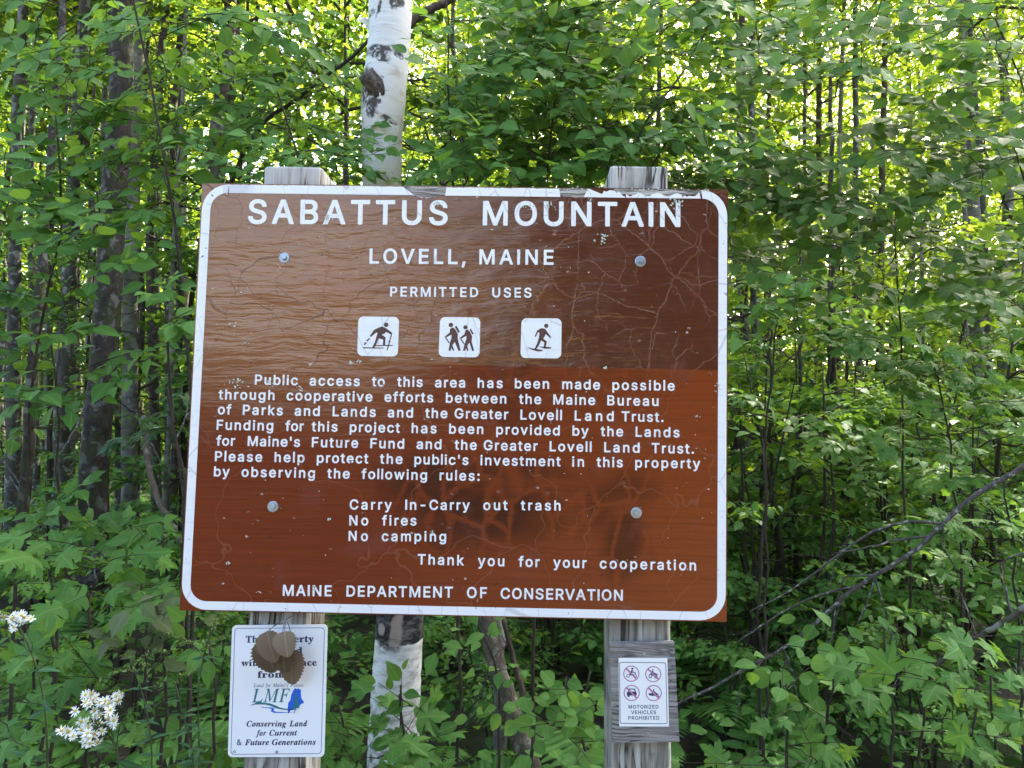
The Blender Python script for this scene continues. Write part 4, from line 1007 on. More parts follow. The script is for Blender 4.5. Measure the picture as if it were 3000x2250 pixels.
fill("outline", [rrect_px([rp(261, 562), rp(745, 567), rp(760, 1203), rp(268, 1198)], 6, 0), rrect_px([rp(267, 568), rp(739, 573), rp(754, 1197), rp(274, 1192)], 5, 0)[::-1]], -0.0008, 0.0002, NAVY, sheet)
def rw(text, x0, y0, x1, y1, cap):
    return word(text, "bold", *rp(x0, y0), *rp(x1, y1), cap * KR, -0.0008)
for w in (("MOTORIZED", 358, 1045, 668, 1045, 38), ("VEHICLES", 384, 1102, 643, 1102, 38), ("PROHIBITED", 356, 1160, 676, 1160, 38)):
    fill("word", rw(*w), -0.0008, 0.0002, SLATE, sheet)
def rq(pts):
    return quad_px([rp(x, y) for x, y in pts], 0)
def rc(x, y, r, n=20):
    return rq([(x + r * math.cos(t), y + r * math.sin(t)) for t in np.linspace(0, 2 * math.pi, n, endpoint=False)])
def ring(x, y, r0, r1):
    return [rc(x, y, r1), rc(x, y, r0)[::-1]]
cy1, cy2, cx1, cx2 = 682, 882, 386, 613
cxy = [(386, 682), (613, 687), (390, 881), (617, 882)]
icons = [[], [], [], []]
icons[0] = ring(352, 705, 12, 18) + ring(424, 707, 12, 18) + [rc(397, 631, 11, 12), rq([(388, 642), (378, 665), (395, 688), (405, 676), (398, 662), (408, 650)]), rq([(358, 690), (384, 672), (414, 692), (412, 702), (380, 698), (362, 700)]), rq([(404, 660), (430, 668), (434, 690), (424, 686), (420, 672), (402, 670)])]
icons[1] = ring(583, 712, 9, 18) + ring(640, 714, 9, 18) + [rc(608, 642, 8, 12), rq([(602, 652), (596, 676), (622, 690), (636, 678), (616, 668), (614, 652)]), rq([(566, 694), (590, 676), (640, 680), (660, 690), (655, 700), (600, 704), (575, 702)])]
icons[2] = [rq([(340, 878), (352, 868), (364, 836), (424, 838), (432, 868), (442, 880), (440, 908), (428, 908), (426, 920), (414, 920), (412, 908), (368, 908), (366, 924), (350, 924), (348, 908), (340, 906)]), rq([(366, 866), (372, 846), (416, 848), (422, 868)])[::-1]]
icons[3] = [rc(617, 850, 8, 12), rq([(608, 860), (600, 884), (564, 886), (566, 900), (584, 910), (640, 912), (672, 902), (650, 884), (634, 872), (626, 862)]), rq([(655, 918), (668, 908), (680, 914), (664, 924)])]
for (x, y), ic in zip(cxy, icons):
    fill("vehicle_symbol", ic, -0.0008, 0.0002, NAVY, sheet)
    fill("prohibition_ring", ring(x, y, 74, 84), -0.0010, 0.0002, MAUVE, sheet)
    k = 0.7071 * 76; d = 0.7071 * 9
    fill("prohibition_bar", [rq([(x - k + d, y - k - d), (x + k + d, y + k - d), (x + k - d, y + k + d), (x - k - d, y - k + d)])], -0.0012, 0.0002, MAUVE, sheet)
# ---------------------------------------------------------------- leaves
def norm(a):
    return a / (np.linalg.norm(a, axis=-1, keepdims=True) + 1e-9)

def tmpl_rows(ts, ws, fold=0.22, curl=0.22):
    v, uv, f = [(0, 0, 0)], [(0.5, 0.0)], []
    prev = None
    for t, w in zip(ts, ws):
        b = len(v)
        z = -curl * t * t
        v += [(-w, t, z + fold * w), (0, t, z), (w, t, z + fold * w)]
        uv += [(0.5 - w, t), (0.5, t), (0.5 + w, t)]
        if prev is None:
            f += [(0, b + 1, b), (0, b + 2, b + 1)]
        else:
            f += [(prev, prev + 1, b + 1, b), (prev + 1, prev + 2, b + 2, b + 1)]
        prev = b
    v.append((0, 1, -curl)); uv.append((0.5, 1))
    k = len(v) - 1
    f += [(prev, prev + 1, k), (prev + 1, prev + 2, k)]
    return np.array(v, float), f, np.array(uv, float)

def tmpl_maple():
    half = [(0.0, 0.0), (0.16, -0.07), (0.33, -0.05), (0.46, 0.06), (0.34, 0.10), (0.40, 0.20), (0.33, 0.24), (0.50, 0.36), (0.62, 0.52), (0.45, 0.50), (0.42, 0.60), (0.32, 0.55),
            (0.20, 0.50), (0.24, 0.66), (0.15, 0.68), (0.12, 0.82)]
    out = half + [(0.0, 1.0)] + [(-x, y) for x, y in half[:0:-1]]
    c = (0.0, 0.30)
    v = [(c[0], c[1], 0.0)] + [(x, y, -0.34 * ((x * 1.25) ** 2 + (y - 0.3) ** 2) + 0.03 * (i % 2)) for i, (x, y) in enumerate(out)]
    uv = [(0.5, 0.3)] + [(0.5 + x, y) for x, y in out]
    n = len(out)
    f = [(0, 1 + i, 1 + (i + 1) % n) for i in range(n)]
    return np.array(v, float), f, np.array(uv, float)

def tmpl_maple_lo():
    out = [(0, 0), (0.42, 0.02), (0.30, 0.2), (0.58, 0.5), (0.22, 0.5), (0, 1), (-0.22, 0.5), (-0.58, 0.5), (-0.30, 0.2), (-0.42, 0.02)]
    v = [(0, 0.3, 0.0)] + [(x, y, -0.2 * (x * x + (y - .3) ** 2)) for x, y in out]
    n = len(out)
    return np.array(v, float), [(0, 1 + i, 1 + (i + 1) % n) for i in range(n)], np.array([(0.5, 0.3)] + [(0.5 + x, y) for x, y in out], float)

TM = {
    "ovate": tmpl_rows((.1, .26, .45, .65, .84), (.13, .27, .31, .24, .10)),
    "round": tmpl_rows((.08, .25, .45, .66, .85), (.19, .35, .39, .31, .14), 0.18, 0.15),
    "lance": tmpl_rows((.15, .4, .7), (.07, .10, .06), 0.3, 0.35),
    "ovlow": tmpl_rows((.3, .68), (.30, .24)),
    "maple": tmpl_maple(),
    "mlow": tmpl_maple_lo(),
    "quad": (np.array([(0, 0, 0), (-.33, .45, .08), (0, 1, -.15), (.33, .45, .08)], float), [(0, 3, 2, 1)], np.array([(.5, 0), (.2, .45), (.5, 1), (.8, .45)], float)),
    "dried": tmpl_rows([k / 22 for k in range(1, 22)], [0.40 * math.sin(math.pi * (k / 22) ** 0.72) ** 0.55 * (1.0 if k % 2 else 0.84) for k in range(1, 22)], 0.26, 0.22),
    "petal": (np.array([(-.06, 0, 0), (.06, 0, 0), (.11, .6, -.03), (.05, 1, -.06), (-.05, 1, -.06), (-.11, .6, -.03)], float), [(0, 1, 2, 5), (5, 2, 3, 4)], np.zeros((6, 2))),
}

class Leaves:
    def __init__(self):
        self.d = {}
    def add(self, kind, pos, dirv, nrm, size, wid=1.0, tint=None, rng=None):
        pos = np.atleast_2d(np.asarray(pos, float))
        n = len(pos)
        dirv = np.broadcast_to(np.asarray(dirv, float), (n, 3)); nrm = np.broadcast_to(np.asarray(nrm, float), (n, 3))
        size = np.broadcast_to(np.asarray(size, float), (n,)); wid = np.broadcast_to(np.asarray(wid, float), (n,))
        if tint is None:
            tint = rng.random((n, 2))
        self.d.setdefault(kind, []).append((pos, dirv, nrm, size, wid, tint))
    def count(self):
        return sum(len(x[0]) for L in self.d.values() for x in L)
    def mesh(self, name, mat, origin=(0, 0, 0), smooth=True, extra=None):
        V, LI, LS, LT, UV, TI = [], [], [], [], [], []
        base = 0; lbase = 0
        for kind, L in self.d.items():
            tv, tf, tuv = TM[kind]
            pos = np.concatenate([x[0] for x in L]); d = norm(np.concatenate([x[1] for x in L])); nn = np.concatenate([x[2] for x in L])
            size = np.concatenate([x[3] for x in L]); wid = np.concatenate([x[4] for x in L]); tint = np.concatenate([x[5] for x in L])
            side = norm(np.cross(d, nn)); nn = np.cross(side, d)
            v = (pos[:, None, :] + size[:, None, None] * ((tv[None, :, 0:1] * wid[:, None, None]) * side[:, None, :] + tv[None, :, 1:2] * d[:, None, :] + tv[None, :, 2:3] * nn[:, None, :]))
            n, k = v.shape[:2]
            V.append(v.reshape(-1, 3))
            flat = np.array([i for f in tf for i in f]); tot = np.array([len(f) for f in tf])
            li = (flat[None, :] + (base + np.arange(n) * k)[:, None]).ravel()
            LI.append(li)
            LT.append(np.tile(tot, n))
            UV.append(np.tile(tuv[flat], (n, 1)))
            TI.append(np.repeat(np.c_[tint, np.zeros(n), np.ones(n)], k, axis=0))
            base += n * k
        V = np.concatenate(V) - np.asarray(origin, float); LI = np.concatenate(LI); LT = np.concatenate(LT); UV = np.concatenate(UV); TI = np.concatenate(TI)
        LS = np.r_[0, np.cumsum(LT)[:-1]]
        me = bpy.data.meshes.new(name)
        me.vertices.add(len(V)); me.vertices.foreach_set("co", V.ravel().astype(np.float32))
        me.loops.add(len(LI)); me.loops.foreach_set("vertex_index", LI.astype(np.int32))
        me.polygons.add(len(LS)); me.polygons.foreach_set("loop_start", LS.astype(np.int32)); me.polygons.foreach_set("loop_total", LT.astype(np.int32))
        me.polygons.foreach_set("use_smooth", np.full(len(LS), smooth))
        me.materials.append(mat)
        u = me.uv_layers.new(name="UVMap"); u.data.foreach_set("uv", UV.ravel().astype(np.float32))
        c = me.color_attributes.new("tint", 'FLOAT_COLOR', 'POINT'); c.data.foreach_set("color", TI.ravel().astype(np.float32))
        me.update(calc_edges=True)
        return me

UP = np.array([0.0, 0, 1])
FACE = norm(np.array([0.0, -0.55, 0.85]))      # blades at the wood's edge turn up and out to the open side

def spray(T, L, start, dirv, length, leaf, rng, kind="ovate", up=FACE, tilt=0.25, gap=0.55, side=True, rad=0.0016, wid=1.0, level=0):
    """a twig with leaves set alternately along it, lying in a loose plane"""
    d = norm(np.asarray(dirv, float))
    n = norm(up + rng.normal(size=3) * 0.12)
    s = norm(np.cross(d, n))
    t = np.linspace(0, 1, 6)[:, None]
    pts = np.asarray(start, float) + d * length * t + n * (length * 0.10 * (t - t * t * 1.7)) + s * (rng.normal() * 0.06 * length * t * t)
    T.add(pts, rad, rad * 0.45, 4 if level else 5, cap=False)
    cnt = max(3, int(length / (leaf * gap)))
    ts = np.linspace(0.12 if level else 0.2, 1.0, cnt)
    sg = np.where(np.arange(cnt) % 2 == 0, 1.0, -1.0) * (1 if rng.random() < .5 else -1)
    sg[-1] = 0
    idx = ts * 5
    pos = np.stack([np.interp(idx, np.arange(6), pts[:, i]) for i in range(3)], 1)
    ang = np.radians(52 + rng.normal(size=cnt) * 14)
    dl = d[None] * np.cos(ang)[:, None] + s[None] * (np.sin(ang) * np.where(sg == 0, 0.15, sg))[:, None]
    dl = norm(dl + rng.normal(size=(cnt, 3)) * 0.16 - UP * (0.10 + 0.18 * rng.random((cnt, 1))))
    nl = norm(n[None] + rng.normal(size=(cnt, 3)) * tilt)
    sz = leaf * (0.52 + 0.58 * rng.random(cnt)) * (1 - 0.15 * np.abs(ts - 0.6))
    keep = rng.random(cnt) > 0.06
    wv = wid * (0.82 + 0.34 * rng.random(cnt))
    L.add(kind, (pos + dl * leaf * 0.10)[keep], dl[keep], nl[keep], sz[keep], wv[keep], None, rng)
    if side:
        for tt in (0.22, 0.4, 0.58, 0.76):
            if rng.random() < 0.8:
                p = np.array([np.interp(tt * 5, np.arange(6), pts[:, i]) for i in range(3)])
                sgn = 1 if rng.random() < .5 else -1
                a = math.radians(38 + rng.normal() * 10)
                spray(T, L, p, d * math.cos(a) + s * sgn * math.sin(a) + n * rng.normal() * 0.08, length * (0.62 - 0.35 * tt), leaf * 0.93, rng, kind, n, tilt, gap, False, rad * 0.7, wid, 1)

def bough_to(T, pts, target, rng, r0=0.006, r1=0.002):
    """carry a thin bough to a target from the best placed point of what has grown so far; returns its line"""
    P_ = np.concatenate(pts); target = np.asarray(target, float)
    v = target - P_
    dist = np.linalg.norm(v, axis=1)
    cost = dist + 1.6 * np.maximum(0, -v[:, 2] + 0.25 * np.linalg.norm(v[:, :2], axis=1)) + 0.05 * rng.random(len(P_))
    a = P_[int(np.argmin(cost))]
    n = 7
    t = np.linspace(0, 1, n)[:, None]
    dv = target - a
    q = a + dv * t
    q[:, 2] += np.linalg.norm(dv) * 0.08 * (4 * t * (1 - t))[:, 0]
    q[1:-1] += rng.normal(size=(n - 2, 3)) * 0.02 * np.linalg.norm(dv)
    T.add(q, r0 * min(1, 0.35 + 0.9 * np.linalg.norm(dv)), r1, 5, cap=False)
    return q

def plant(name, label, cat, stems, regions, leafmat, rng, kind="ovate", leaf=0.085, length=0.42, stem_r=(0.0075, 0.0032), barkm=None, up=FACE, tilt=0.25, gap=0.55, wid=1.0, group=None, heading=None, sides=True, joint=True):
    """a near sapling or shrub: stems, boughs reaching into the given parts of the view, leafy twigs on them
       regions: (dx0, dy0, dx1, dy1, near, far, how many)"""
    T, L = Tubes(), Leaves()
    allp = []
    for st in stems:
        q = path(st, 14)
        q[1:-1] += rng.normal(size=(12, 3)) * 0.008
        T.add(q, stem_r[0], stem_r[1], 7)
        allp.append(q)
    grown = list(allp)
    for (x0, y0, x1, y1, d0, d1, cnt) in regions[::-1]:
        for i in range(cnt)[::-1]:
            dx, dy = x0 + (x1 - x0) * rng.random(), y0 + (y1 - y0) * ((i + rng.random()) / cnt)
            c = P(dx, dy, d0 + (d1 - d0) * rng.random())
            st = allp[int(np.argmin([np.min(np.linalg.norm(q - c, axis=1)) for q in allp]))]
            near = st[int(np.argmin(np.abs(st[:, 2] - c[2] + 0.2)))]
            out = c - near; out[2] *= 0.15
            if heading is not None:
                out = norm(out) * 0.4 + np.asarray(heading, float)
            dv = norm(norm(out) + np.r_[rng.normal(size=2) * 0.45, rng.normal() * 0.10 + 0.02])
            ln = length * (0.7 + 0.6 * rng.random())
            start = c - dv * ln * 0.5
            if joint:
                grown.append(bough_to(T, grown, start, rng, stem_r[1] * 0.9, 0.0018)[2:])
            spray(T, L, start, dv, ln, leaf, rng, kind, up, tilt, gap, sides, 0.0017, wid)
    base = allp[0][0]
    e = empty(name, base, label, cat, group)
    link_mesh("stem", T.mesh("stem", barkm or TWIG, base), e)
    link_mesh("foliage", L.mesh("foliage", leafmat, base), e)
    return e

def ground_at(dx, depth):
    p = P(dx, 940, depth); p[2] = -0.03
    return p
def stem_px(base_dx, depth, pts):
    """a stem from the ground through photo positions (dx, dy[, depth])"""
    out = [ground_at(base_dx, depth)]
    for p in pts:
        out.append(P(p[0], p[1], p[2] if len(p) > 2 else depth))
    return out
# ---------------------------------------------------------------- ground and road
R = np.random.default_rng
def ground_mat():
    mt, nt, bs, out = mat_new("forest_floor")
    b = NB(nt); co = b.coord()
    n = b.noise(co, 9.0, 8, 0.7); n2 = b.noise(co, 0.8, 4)
    c = b.mix(b.ramp(n, 0.3, 0.7), (0.020, 0.014, 0.009), (0.085, 0.060, 0.035))
    c = b.mix(b.math('MULTIPLY', b.ramp(n2, 0.45, 0.6), 0.8), c, (0.040, 0.065, 0.015))
    b.put(bs.inputs["Base Color"], c); bs.inputs["Roughness"].default_value = 0.95
    b.put(bs.inputs["Normal"], b.bump(n, 1.0, 0.05))
    return mt
link_mesh("ground", mesh_from("ground", [(-400, -400, 0), (400, -400, 0), (400, 400, 0), (-400, 400, 0)], [(0, 1, 2, 3)], ground_mat()), kind="structure")
GRAVEL = simple_mat("grey_gravel", (0.14, 0.125, 0.105), 0.9, var=0.35, scale=40, bump=0.6)
link_mesh("road", mesh_from("road", [(-400, -7.5, 0.004), (400, -7.5, 0.004), (400, -1.9, 0.004), (-400, -1.9, 0.004)], [(0, 1, 2, 3)], GRAVEL), kind="structure")

# ---------------------------------------------------------------- the white birch behind the sign
def birch_mat():
    mt, nt, bs, out = mat_new("white_birch_bark")
    b = NB(nt); co = b.coord()
    q = lambda dx, dy: P(dx, dy, 2.85)
    k = 2.85 / 1548.4
    c = b.mix(b.noise(co, 5.0, 4), (0.60, 0.59, 0.55), (0.78, 0.78, 0.75))
    # peeling pinkish-tan layers
    c = b.mix(b.math('MULTIPLY', b.ramp(b.noise(b.scale(co, (1, 1, 1.7)), 9.0, 5), 0.56, 0.66), 0.55), c, (0.50, 0.38, 0.27))
    # short dark lenticels lying across the trunk
    len_ = b.ramp(b.noise(b.scale(co, (26, 26, 150)), 1.0, 3, 0.6), 0.655, 0.70)
    c = b.mix(b.math('MULTIPLY', len_, 0.75), c, (0.11, 0.09, 0.075))
    rip = b.noise(b.scale(co, (7, 7, 60)), 1.0, 4)
    c = b.mix(b.math('MULTIPLY', b.ramp(rip, 0.55, 0.72), 0.25), c, (0.40, 0.37, 0.33))
    warp = b.noise(co, 22.0, 4, out=1)
    marks = ((800, 175, 22, 26, 0.3), (812, 205, 20, 30, 0.5), (826, 232, 12, 26, 0.2), (834, 118, 36, 9, 0.05), (838, 130, 22, 9, 0.1), (846, 139, 14, 6, 0), (842, 210, 5, 9, 0), (841, 232, 5, 7, 0), (856, 267, 17, 6, 0.2), (876, 128, 8, 9, 0),
             (818, 36, 8, 8, 0), (880, 15, 9, 12, 0), (822, 170, 6, 4, 0), (845, 180, 5, 3, 0), (872, 20, 10, 16, 0.3), (838, 28, 4, 26, 0.3), (822, 250, 12, 10, 0.2), (858, 1370, 26, 13, 0.1))
    mk = None
    for dx, dy, rx, ry, an in marks:
        p = q(dx, dy)
        e = b.ellipse(co, p[0], p[2], rx * k, ry * k, 0.5, warp, 0.035, an)
        mk = e if mk is None else b.math('MAXIMUM', mk, e)
    brk = b.ramp(b.noise(co, 55.0, 4), 0.34, 0.5)
    c = b.mix(b.math('MULTIPLY', mk, b.math('MULTIPLY', brk, 0.95)), c, (0.045, 0.035, 0.028))
    # charcoal band where the outer bark is gone, below the sign's lower edge
    sep = b.n("ShaderNodeSeparateXYZ"); b.put(sep.inputs[0], b.vadd(b.vadd(co, warp, 0.02), b.noise(co, 7.0, 3, out=1), 0.05))
    z = sep.outputs[2]
    z_lo, z_hi = q(865, 1379)[2], q(865, 1290)[2]
    band = b.math('MULTIPLY', b.ramp(z, z_lo + 0.032, z_lo + 0.038), b.ramp(z, z_hi + 0.003, z_hi - 0.003))
    strip = b.ellipse(co, q(872, 1350)[0], q(872, 1350)[2], 12 * k, 60 * k, 0.4, warp, 0.03, 0.1)
    spot = b.ellipse(co, q(840, 1340)[0], q(840, 1340)[2], 8 * k, 12 * k, 0.4, warp, 0.03)
    bcol = b.mix(b.math('MAXIMUM', strip, spot), b.mix(b.ramp(b.noise(co, 30.0, 4), 0.5, 0.65), (0.014, 0.014, 0.016), (0.07, 0.065, 0.06)), (0.34, 0.26, 0.21))
    c = b.mix(band, c, bcol)
    lowz = b.ramp(z, q(850, 1250)[2], q(850, 1420)[2])
    c = b.mix(b.math('MULTIPLY', lowz, b.ramp(b.noise(b.scale(co, (14, 14, 40)), 1.0, 5, 0.65), 0.46, 0.66)), c, (0.34, 0.31, 0.27))
    # grey, scaly foot
    foot = b.ramp(z, q(850, 1600)[2], q(850, 1440)[2])
    c = b.mix(b.math('MULTIPLY', b.math('SUBTRACT', 1.0, foot), b.ramp(b.noise(co, 40.0, 5), 0.45, 0.6)), c, (0.16, 0.15, 0.13))
    b.put(bs.inputs["Base Color"], c)
    bs.inputs["Roughness"].default_value = 0.7
    bs.inputs["Specular IOR Level"].default_value = 0.25
    h = b.math('SUBTRACT', b.math('MULTIPLY', rip, 0.6), b.math('ADD', b.math('MULTIPLY', mk, 0.5), b.math('MULTIPLY', band, 0.6)))
    b.put(bs.inputs["Normal"], b.bump(h, 0.6, 0.008))
    return mt
BIRCH = birch_mat()
rng = R(21)
BD = 2.85
bp_ = [P(845, 1659, BD) - np.array([0.0, 0, 0.75]), P(848, 1659, BD), P(853, 1540, BD), P(857, 1454, BD), P(862, 1380, BD), P(865, 1330, BD), P(850, 1000, BD), P(832, 600, BD), P(825, 440, BD), P(825, 300, BD), P(828, 220, BD), P(836, 140, BD), P(842, 70, BD), P(844, 0, BD), P(842, -300, BD), P(830, -900, BD), P(840, -2200, BD), P(900, -5200, BD)]
brad = [0.12, 0.105, 0.097, 0.096, 0.094, 0.092, 0.084, 0.079, 0.077, 0.0785, 0.088, 0.083, 0.083, 0.085, 0.08, 0.07, 0.055, 0.03]
bq = []
for i in range(len(bp_) - 1):
    n = 6
    for t in range(n):
        bq.append(bp_[i] + (bp_[i + 1] - bp_[i]) * t / n)
bq.append(bp_[-1]); bq = np.array(bq)
br = np.interp(np.arange(len(bq)) / 6.0, np.arange(len(brad)), brad)
for _ in range(4):
    bq[1:-1] = 0.25 * bq[:-2] + 0.5 * bq[1:-1] + 0.25 * bq[2:]
    br[1:-1] = 0.25 * br[:-2] + 0.5 * br[1:-1] + 0.25 * br[2:]
br = br * (1 + 0.012 * rng.normal(size=len(br)))
birch = empty("birch_tree", (bp_[0][0], bp_[0][1], 0), "white birch with a broken branch stub and a black bark band, right behind the sign", "tree")
T = Tubes(); T.add(bq, 0, 0, 28, radii=br, rough=0.006, rng=rng)
me = T.mesh("trunk", BIRCH, (0, 0, 0)); 
# the bark pattern is laid out in world places, so the mesh keeps world coordinates and the part cancels its thing's position
o = link_mesh("trunk", me, birch); o.location = -np.array(birch.location)
T = Tubes()
s0, s1 = P(822, 205, BD - 0.05), P(789, 158, BD - 0.10)
T.add(bend(s0, s1, 0, 0, 5), 0.042, 0.026, 14, radii=[0.045, 0.042, 0.037, 0.033, 0.031], rough=0.10, rng=rng)
link_mesh("branch_stub", T.mesh("branch_stub", bark_mat("stub_bark", (0.03, 0.024, 0.018), (0.24, 0.21, 0.18), 1.0, 50, 1.0), birch.location), birch)
# curled paper bark peeling off the left of the trunk
cv, cf = [], []
cpt = P(797, 55, BD - 0.02)
for i in range(7):
    for j in range(5):
        a = i / 6 * 1.1
        cv.append(cpt + np.array([-0.045 * (i / 6) * (1 - 0.25 * abs(j - 2)), -0.02 * math.sin(a * 2), 0.012 * (j - 2) * (1 - 0.6 * i / 6) + 0.012 * i / 6]))
for i in range(6):
    for j in range(4):
        cf.append((i * 5 + j, i * 5 + j + 1, (i + 1) * 5 + j + 1, (i + 1) * 5 + j))
part("bark_curl", cv, cf, PETAL, birch, True)

# ---------------------------------------------------------------- leafy crowns of the tall trees
def crown_mesh(seed, height, rad, nb, per, leaf, mat, kind="quad"):
    """limbs and leaf clumps around a trunk axis that starts at the origin"""
    rng = R(seed)
    L, T = Leaves(), Tubes()
    for i in range(nb):
        z = height * (i + rng.random()) / nb
        k = math.sin(math.pi * min(0.98, 0.18 + 0.82 * z / height)) ** 0.7
        a = i * 2.4 + rng.normal() * 0.5
        r = rad * k * (0.55 + 0.6 * rng.random())
        end = np.array([math.cos(a) * r, math.sin(a) * r, z + r * (0.25 + 0.2 * rng.normal())])
        q = bend((0, 0, z), end, 0.0, 0.06 * r, 6, rng)
        T.add(q, 0.028 * (1 - 0.6 * z / height), 0.006, 5, cap=False)
        for c in range(4):
            f = 0.35 + 0.65 * (c + rng.random()) / 4
            ctr = (1 - f) * q[0] + f * q[-1] + rng.normal(size=3) * 0.22 * rad * np.array([0.6, 0.6, 0.35])
            n = per
            pts = ctr + rng.normal(size=(n, 3)) * np.array([0.34, 0.34, 0.10]) * (0.6 + 0.5 * rng.random()) * rad * 0.55
            aa = rng.random(n) * 2 * np.pi
            d = np.c_[np.cos(aa), np.sin(aa), -0.25 - 0.5 * rng.random(n)]
            nn = norm(np.c_[rng.normal(size=(n, 2)) * 0.45, np.ones(n)])
            L.add(kind, pts, d, nn, leaf * (0.6 + 0.7 * rng.random(n)), 1.0, None, rng)
    return L.mesh("crown", mat), T
def crown_part(seed, *a, bark=None, **kw):
    lm, T = crown_mesh(seed, *a, **kw)
    return lm, T.mesh("limbs", bark or BARK_BROWN)

CROWNS = [crown_part(31, 8.0, 2.3, 22, 70, 0.10, LEAF_FAR), crown_part(32, 7.0, 2.0, 20, 60, 0.09, LEAF_FAR), crown_part(33, 9.0, 2.7, 24, 80, 0.11, LEAF_FAR)]
def tall_tree(label, pts, depth, width, bark, top=13.0, crown=0, crown_z=5.0, kink=0.0, seed=0, group=None, cscale=1.0, name="tree", cat="tree"):
    rng = R(seed + 500)
    w = width * depth / 1548.4 / 2
    q = [P(x, y, depth) for x, y in pts]
    q.sort(key=lambda p: -p[2]); q = q[::-1]
    if len(q) > 1:
        lo = q[0] + (q[0] - q[1]) / max(1e-3, abs(q[0][2] - q[1][2])) * (q[0][2] + 0.15)
        if abs(lo[0] - q[0][0]) > 0.4: lo = np.array([q[0][0], q[0][1], -0.15])
    else:
        lo = q[0].copy()
    lo[2] = -0.15
    hi = q[-1].copy()
    if hi[2] < top:
        hi = q[-1] + np.array([rng.normal() * 0.03, rng.normal() * 0.03, 1.0]) * (top - q[-1][2])
        q = [lo] + q + [hi]
    else:
        q = [lo] + q
    line = path(q, 40)
    line[1:-1] += rng.normal(size=(38, 3)) * 0.006
    zz = line[:, 2]
    rad = np.interp(zz, [-0.2, 0.1, 0.6, max(top, 3)], [w * 1.5, w * 1.3, w * 1.08, w * 0.35])
    T = Tubes(); T.add(line, 0, 0, 12, radii=rad, rough=0.03, rng=rng)
    e = empty(name, (line[0][0], line[0][1], 0), label, cat, group)
    link_mesh("trunk", T.mesh("trunk", bark, e.location), e)
    if crown is not None:
        lm, tm = CROWNS[crown]
        zt = min(crown_z, top - 2)
        i = int(np.argmin(np.abs(zz - zt)))
        loc = line[i] - np.array(e.location)
        c1 = link_mesh("crown", lm, e, loc); c2 = link_mesh("limbs", tm, e, loc)
        ang = rng.random() * 6.28
        for c in (c1, c2):
            c.rotation_euler = (0, 0, ang); c.scale = (cscale, cscale, cscale * (top - zt) / 8.0)
    return e

tall_tree("thick dark mossy trunk standing left of the sign", [(262, 200), (245, 420), (238, 600), (212, 900), (204, 1050), (196, 1250)], 5.2, 54, BARK_DARK, 13, 0, 5.2, seed=1)
tall_tree("dark trunk just past the sign's upper left corner", [(492, 150), (462, 300), (450, 400), (452, 900), (462, 1400), (465, 1560)], 5.8, 33, BARK_DARK, 11, 1, 5.0, seed=2)
tall_tree("broad pale grey trunk rising behind the upper left leaves", [(305, 20), (296, 120), (290, 300), (285, 600)], 7.0, 30, BARK_PALE, 15, 2, 6.5, seed=3)
tall_tree("grey trunk near the left edge of the picture", [(42, 150), (38, 350), (32, 600), (28, 900)], 7.5, 26, BARK_GREY, 13, 1, 6, seed=4)
tall_tree("pale speckled trunk between the left edge and the mossy trunk", [(168, 200), (160, 350), (158, 480), (150, 900)], 8.0, 24, BARK_PALE, 14, 0, 6.5, seed=5)
tall_tree("lichen-patched grey trunk low on the left behind the mossy trunk", [(140, 700), (133, 960), (128, 1250)], 7.2, 32, BARK_GREY, 12, 2, 6, seed=6)
tall_tree("slim dark trunk leaning left of the lichen-patched one", [(70, 800), (58, 1000), (52, 1150), (50, 1300)], 4.6, 24, BARK_DARK, 6, None, seed=7)
tall_tree("greyish trunk between the mossy trunk and the sign's top left corner", [(508, 60), (500, 180), (455, 560), (440, 900)], 8.2, 24, BARK_GREY, 14, 1, 6.5, seed=8)
tall_tree("slim brown trunk halfway between the mossy trunk and the sign", [(322, 500), (330, 700), (335, 1000), (340, 1200)], 7.8, 20, BARK_BROWN, 12, 0, 6, seed=9)
tall_tree("thin pale stem lit along its edge, close left of the sign", [(372, 600), (368, 900), (350, 1200), (340, 1350)], 6.5, 11, BARK_PALE, 9, None, seed=10)
tall_tree("pale grey trunk high in the upper right corner", [(2085, 20), (2092, 200), (2100, 450), (2110, 800)], 11.0, 36, BARK_PALE, 17, 2, 8, seed=11)
tall_tree("brown trunk just right of the sign's upper right corner", [(1600, 300), (1606, 420), (1608, 560), (1612, 900)], 8.5, 20, BARK_BROWN, 13, 0, 6.5, seed=12)
tall_tree("pale trunk paired with the brown one right of the sign", [(1624, 380), (1627, 500), (1630, 700), (1632, 900)], 9.3, 17, BARK_GREY, 13, 1, 6.5, seed=13)
tall_tree("thin white sunlit stem seen along the sign's right edge", [(1602, 650), (1606, 760), (1606, 880), (1604, 1000)], 9.0, 9, BARK_PALE, 12, 0, 7, seed=14)
tall_tree("dark bent sapling trunk in the middle of the right-hand thicket", [(1798, 900), (1812, 960), (1824, 1020), (1832, 1100), (1836, 1250), (1842, 1420)], 5.0, 20, BARK_DARK, 4.2, None, seed=15)
tall_tree("slender trunk reaching up through the leaves right of the birch", [(975, 40), (985, 180), (998, 320), (1005, 420)], 4.6, 13, BARK_DARK, 6.5, None, seed=16)
tall_tree("thin patchy white and black birch stem low at the left of the sign", [(414, 1300), (411, 1440), (412, 1560), (416, 1640)], 3.9, 20, BARK_PALE, 3.0, None, seed=17)
tall_tree("white trunk top showing beside the leaves at the right edge", [(2180, 300), (2176, 500), (2170, 700)], 13.0, 24, BARK_PALE, 17, 1, 8, seed=18)
tall_tree("thin upright dark stem in the thicket close right of the sign", [(1728, 900), (1726, 1020), (1716, 1150), (1722, 1300)], 4.8, 11, TWIG, 3.4, None, seed=19)
